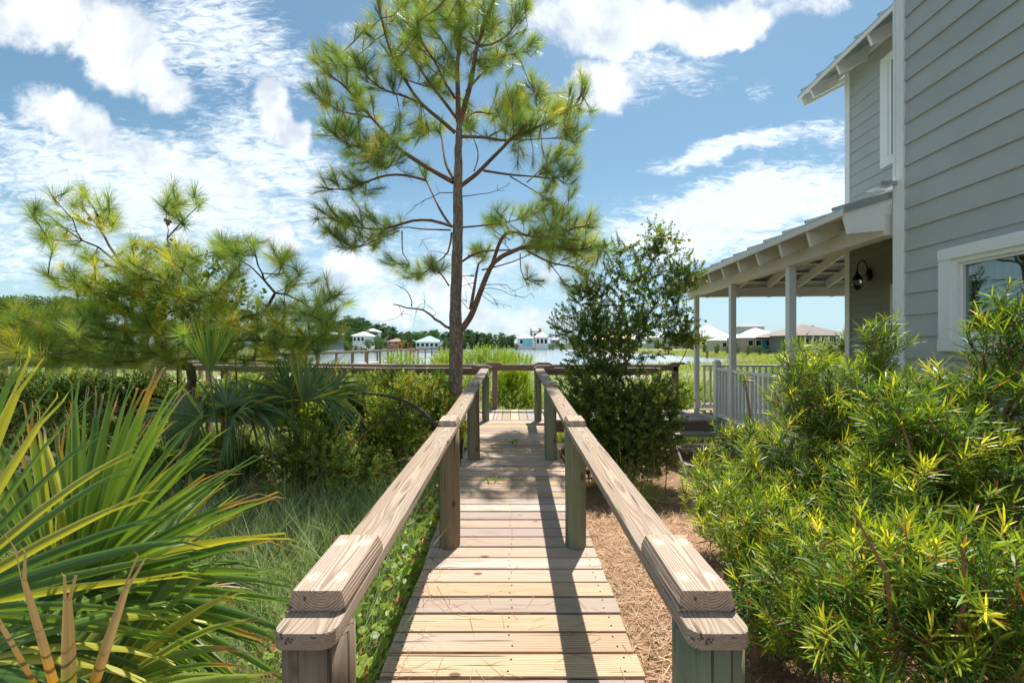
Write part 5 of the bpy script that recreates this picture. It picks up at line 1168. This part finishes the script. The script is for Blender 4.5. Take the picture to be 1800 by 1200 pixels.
# ---------------------------------------------------------------- far houses
def far_house(name, label, x0, x1, ybase, d, wh, rise, wallc, roofc, depth=9., nwin=4, hip=True, over=.5, extra=None, group='houses across the water'):
    X0 = (x0-900)/F*d; X1 = (x1-900)/F*d; z0 = CZ+(603-ybase)/F*d; z1 = z0+wh; cx = (X0+X1)/2
    t = thing(name, label, 'house', (cx, d, z0), group); Mw = paint('wall_'+name, wallc, .6, .1, 0, .05); Mr = plain('roof_'+name, roofc, .5, .2, .06, .5)
    b = B(); b.box(X0, X1, d, d+depth, z0-2., z1); build(b, 'wall', Mw, t)
    a = over; hx = min(depth/2, (X1-X0)/2-.3) if hip else 0; b = B(); yr = d+depth/2
    v = [(X0-a, d-a, z1), (X1+a, d-a, z1), (X1+a, d+depth+a, z1), (X0-a, d+depth+a, z1), (X0+hx-(0 if hip else a), yr, z1+rise), (X1-hx+(0 if hip else a), yr, z1+rise)]
    b.add(v, [(0, 1, 5, 4), (2, 3, 4, 5), (3, 2, 1, 0)], [(1, 2, 5), (3, 0, 4)]); build(b, 'roof', Mr, t)
    for k in range(nwin):
        w = (X1-X0)/nwin; xc = X0+w*(k+.5); ww = min(.55, w*.3); b = B(); b.box(xc-ww-.12, xc+ww+.12, d-.08, d-.002, z0+wh*.3, z0+wh*.82); f = build(b, 'window', M_trim, t)
        b = B(); b.box(xc-ww, xc+ww, d-.1, d-.081, z0+wh*.35, z0+wh*.78); build(b, 'pane', M_dark, f)
    if extra: extra(t, X0, X1, z0, z1, d, Mw, Mr)
    return t
G = 'houses across the water'
far_house('house_with_teal_roof', 'white house with a pale teal hip roof on the far shore left of the pine trunk', 731, 771, 613, 150, 2.6, 2.2, (.72, .72, .68), (.30, .58, .53), nwin=5)
def ext_a(t, X0, X1, z0, z1, d, Mw, Mr):
    b = B(); b.box(X0+2, X1-.02, d-.12, d-.01, z0+.3, z1-.2); build(b, 'painted_wall', paint('aqua', (.25, .62, .62), .6), t)
far_house('aqua_house', 'aqua and white house with a white hip roof at the far shore', 910, 936, 609, 168, 3.6, 1.7, (.75, .75, .72), (.75, .74, .70), nwin=2, extra=ext_a)
far_house('white_house', 'white hip-roofed house next to the aqua house on the far shore', 942, 963, 610, 164, 4.2, 1.8, (.72, .73, .72), (.75, .75, .72), nwin=3)
def tower_b(t, X0, X1, z0, z1, d, Mw, Mr): pass
far_house('white_tower_house', 'white tower house with a small hip roof behind the two lakeside houses', 936, 946, 608, 182, 7., 1.4, (.72, .73, .72), (.72, .72, .70), nwin=1)
tb = thing('unfinished_tower', 'tan scaffolded building frame with a crane arm above the white houses', 'building', P(943, 592, 190)); b = B(); c = P(943, 606, 190)
b.box(c[0]-2.6, c[0]+2.3, 190, 196, c[2], c[2]+7.6); build(b, 'frame', plain('raw_plywood', (.40, .27, .13), .8, 0, .2, .6), tb)
b = B(); b.beam(P(951, 590, 190), P(951, 584, 190), .3, .3, up=(0, 1, 0)); b.beam(P(951, 585, 190), P(940, 587, 190), .25, .25); b.beam(P(952, 590, 188), P(972, 585, 188), .18, .18); build(b, 'crane_arm', M_dark, tb)
far_house('hillside_house', 'white house with white roof among trees behind the left pine', 620, 641, 604, 122, 2.4, 1.3, (.7, .7, .67), (.75, .76, .76), nwin=3)
far_house('treetop_house', 'white-roofed house partly hidden in the trees above the pier', 640, 656, 590, 150, 1.6, 1.2, (.6, .6, .57), (.72, .73, .74), nwin=2)
far_house('dark_blue_house', 'small blue-grey house with pale roof seen through the bushy pine', 545, 577, 601, 100, 2.0, .8, (.10, .13, .17), (.65, .66, .66), nwin=3)
far_house('brown_roof_house', 'low brown-roofed house behind the reddish leaves', 680, 702, 606, 150, 1.2, 1.2, (.25, .2, .16), (.30, .2, .15), nwin=2)
far_house('coral_roof_house', 'long pink house with coral roof behind the evergreen shrub', 1040, 1120, 611, 175, 3.6, 3., (.62, .40, .34), (.50, .24, .17), nwin=7)
far_house('pale_apartment_house', 'pale house with white roof glimpsed at the right edge of the evergreen shrub', 1150, 1222, 611, 165, 4.2, 2.2, (.6, .6, .55), (.74, .75, .75), nwin=6)
def ext_c(t, X0, X1, z0, z1, d, Mw, Mr):
    b = B(); b.box(X0+4.2, X1-1, d-.15, d-.01, z0+.2, z1-.2); build(b, 'painted_wall', paint('turquoise', (.24, .58, .56), .6), t)
far_house('yellow_and_aqua_house', 'yellow and aqua house with tall white hip roof between the porch columns', 1231, 1283, 613, 150, 4.4, 4.6, (.66, .53, .22), (.66, .68, .70), nwin=5, depth=12, extra=ext_c)
far_house('grey_gabled_house', 'low grey-roofed tan house left of the house with teal door', 1268, 1312, 616, 105, 2.6, 1.5, (.45, .40, .33), (.38, .39, .40), nwin=4, depth=8)
def ext_d(t, X0, X1, z0, z1, d, Mw, Mr):
    xm = X0*.45+X1*.55; b = B(); b.box(xm-2.6, xm+2.9, d+6, d+10, z1+.5, z1+2.6); build(b, 'cupola', M_siding_u, t)
    b = B(); z = z1+2.6; b.add([(xm-3.2, d+5.4, z), (xm+3.5, d+5.4, z), (xm+3.5, d+10.6, z), (xm-3.2, d+10.6, z), (xm-1, d+8, z+.8), (xm+1.2, d+8, z+.8)], [(0, 1, 5, 4), (2, 3, 4, 5), (3, 2, 1, 0)], [(1, 2, 5), (3, 0, 4)]); build(b, 'cupola_roof', plain('slate_roof', (.24, .26, .28), .6), t)
    b = B(); b.box(X0+3.3, X0+4.3, d-.12, d-.01, z0+.2, z1-.5); build(b, 'door', plain('teal_door', (.05, .38, .42), .5), t)
    b = B(); b.prism([(X0+1, d-2.2, z0-1.7), (X0+2.8, d-2.2, z0), (X0+2.8, d-2.2, z0+.15), (X0+1, d-2.2, z0-1.5)], (0, .9, 0)); b.box(X0+2.8, X1, d-2.4, d-.05, z0-.05, z0+.1); build(b, 'deck', M_plank_y, t)
far_house('brick_house', 'tan brick house with pale metal roof, small cupola and teal door', 1312, 1382, 615.5, 88, 2.7, 2.2, (.36, .28, .21), (.62, .64, .65), nwin=5, depth=8, extra=ext_d)
far_house('white_hip_house', 'distant white hip roof rising behind the middle porch column', 1392, 1437, 606, 130, 1.6, 3.0, (.6, .62, .62), (.72, .75, .76), nwin=3)
def ext_e(t, X0, X1, z0, z1, d, Mw, Mr):
    b = B(); b.lathe([(.18, 0), (.18, 1.2)], (X1-2.2, d+4, z1+.9), 8); build(b, 'chimney_pipe', M_dark, t)
    for k in range(6):
        b = B(); x = X0+.6+k*(X1-X0-1.)/5; b.box(x-.1, x+.1, d-1.7, d-1.5, z0, z1-.15); build(b, 'column', M_colp, t)
    b = B(); b.box(X0, X1, d-1.8, d-.05, z0-.15, z0); build(b, 'deck', M_plank_y, t)
far_house('long_grey_house', 'long grey house with brown roof and white columns beside the fan palm', 1399, 1476, 614.5, 78, 2.7, 2.3, (.20, .21, .22), (.20, .165, .14), nwin=6, depth=8, over=1.9, extra=ext_e)
far_house('blue_roof_house', 'tiny distant house with blue roof behind the right end of the far shore', 970, 984, 604, 230, 2.2, 2.2, (.5, .5, .5), (.14, .17, .30), nwin=2)

# ---------------------------------------------------------------- far trees
def proto_tree(kind):
    h = 10.; t = thing('pine_tree', 'far pine', 'tree', (0, 0, 0), 'trees along the far shore'); b = B(); b.tube([(0, 0, -1), (.1, 0, h*.5), (0, .1, h*.86)], [.16, .11, .05], 7)
    rr = np.random.default_rng(kind*11+3); tg = []
    nb = [20, 15, 26, 20][kind]; cz0 = [.34, .45, .14, .08][kind]; wid = [3.0, 2.5, 3.3, 3.6][kind]
    cent = []
    for k in range(nb):
        f = cz0+(1-cz0)*(k+.5)/nb; a = rr.random()*6.28; r = wid*(1-.55*abs(f-.72)/.4)*rr.uniform(.25, .85); c = np.array((r*math.cos(a), r*math.sin(a), f*h)); cent.append(c)
        b.tube([(0, 0, f*h-1.2), c*np.array((.6, .6, 1))-np.array((0, 0, .3)), c], [.07, .05, .02], 4)
    build(b, 'trunk', M_bark2, t); lb = B(); C0 = [(.05, .09, .04), (.06, .10, .04), (.065, .115, .04), (.075, .13, .04)][kind]
    for c in cent:
        rd = rr.uniform(.8, 1.5); n = 150; u = rr.normal(size=(n, 3)); u /= np.linalg.norm(u, axis=1, keepdims=True); q = c+u*rr.random((n, 1))**.4*np.array((rd, rd, rd*.55))
        d = rr.normal(size=(n, 3)); nn = rr.normal(size=(n, 3)); lb.leaves(q, d, nn, .42, .22, .1, np.array(C0)*(.6+1.3*rr.random((n, 1))), 'quad')
    build(lb, 'crown', M_far, t); return t
protos = [proto_tree(k) for k in range(4)]
used = [False]*4
KN = ['flat-topped pine', 'slim high-crowned pine', 'full-crowned dark tree', 'low rounded tree']
PL = [(130, 'on the wooded rise at the far left'), (590, 'behind the bushy pine'), (700, 'behind the pier and hillside houses'), (800, 'around the teal-roofed house'), (905, 'between the tall pine trunk and the aqua house'), (1230, 'behind the evergreen shrub beyond the lake'), (9999, 'in front of the houses seen through the porch')]
def put_tree(k, x, d, ht, lab=None):
    X = (x-900)/F*d; z = float(gz(np.array(X), np.array(d)))-.2; s = ht/10.
    lab = KN[k]+' '+[q for a, q in PL if x < a][0]
    if not used[k]:
        used[k] = True; o = protos[k]; o.location = (X, d, z); o.scale = (s,)*3; o['label'] = lab; o.rotation_euler = (0, 0, random.random()*6)
    else: o = copy_thing(protos[k], (X, d, z), lab, random.random()*6, s)
    o['group'] = 'trees along the far shore'
for i in range(62):      # far shore, left to right of the pine trunk
    x = 585+i*5.3+random.uniform(-2, 2); top = np.interp(x, [580, 620, 650, 690, 720, 800, 860, 900, 930], [565, 566, 572, 582, 588, 584, 588, 592, 600]); d = random.uniform(183, 196)
    k = random.choice([0, 1, 2, 2, 3]); ht = max(4.5, (610-top)/F*d*random.uniform(.85, 1.2)+1.)
    if x < 905: put_tree(k, x, d, ht)
for i in range(34):
    x_ = 560+i*10+random.uniform(-4, 4)
    put_tree(random.choice([2, 3]), x_, 180.5, random.uniform(3.5, 5.5))
for x_, d_, h_ in [(612, 112, 4.5), (624, 111, 3.4), (634, 110, 3.0), (648, 112, 5.), (660, 118, 5.5), (655, 140, 8), (666, 128, 6), (640, 150, 10), (622, 140, 9), (610, 130, 9), (672, 135, 5.), (688, 145, 2.2), (699, 144, 1.8), (706, 146, 5.), (716, 152, 7.5), (724, 148, 2.6), (774, 149, 3.), (781, 152, 5.5), (760, 158, 9), (740, 160, 8.5), (907, 166, 3.8), (967, 162, 3.), (948, 158, 1.4), (938, 158, 1.8)]: put_tree(random.choice([0, 2, 3]) if h_ > 5 else 3, x_, d_, h_)
for i in range(26): put_tree(random.choice([0, 2, 2, 3]), -60+i*8+random.uniform(-3, 3), random.uniform(88, 105), random.uniform(10., 12.5))
for i in range(18): put_tree(random.choice([0, 2, 3]), 150+i*25, random.uniform(120, 140), random.uniform(7, 10))
for i in range(22): put_tree(random.choice([2, 3]), 965+i*23+random.uniform(-6, 6), random.uniform(150, 175) if i < 12 else random.uniform(92, 100), random.uniform(2.6, 4.2) if i < 12 else random.uniform(1.6, 2.6))
for i in range(12): put_tree(3, 1240+i*19+random.uniform(-5, 5), random.uniform(74, 84), random.uniform(1.2, 2.2))
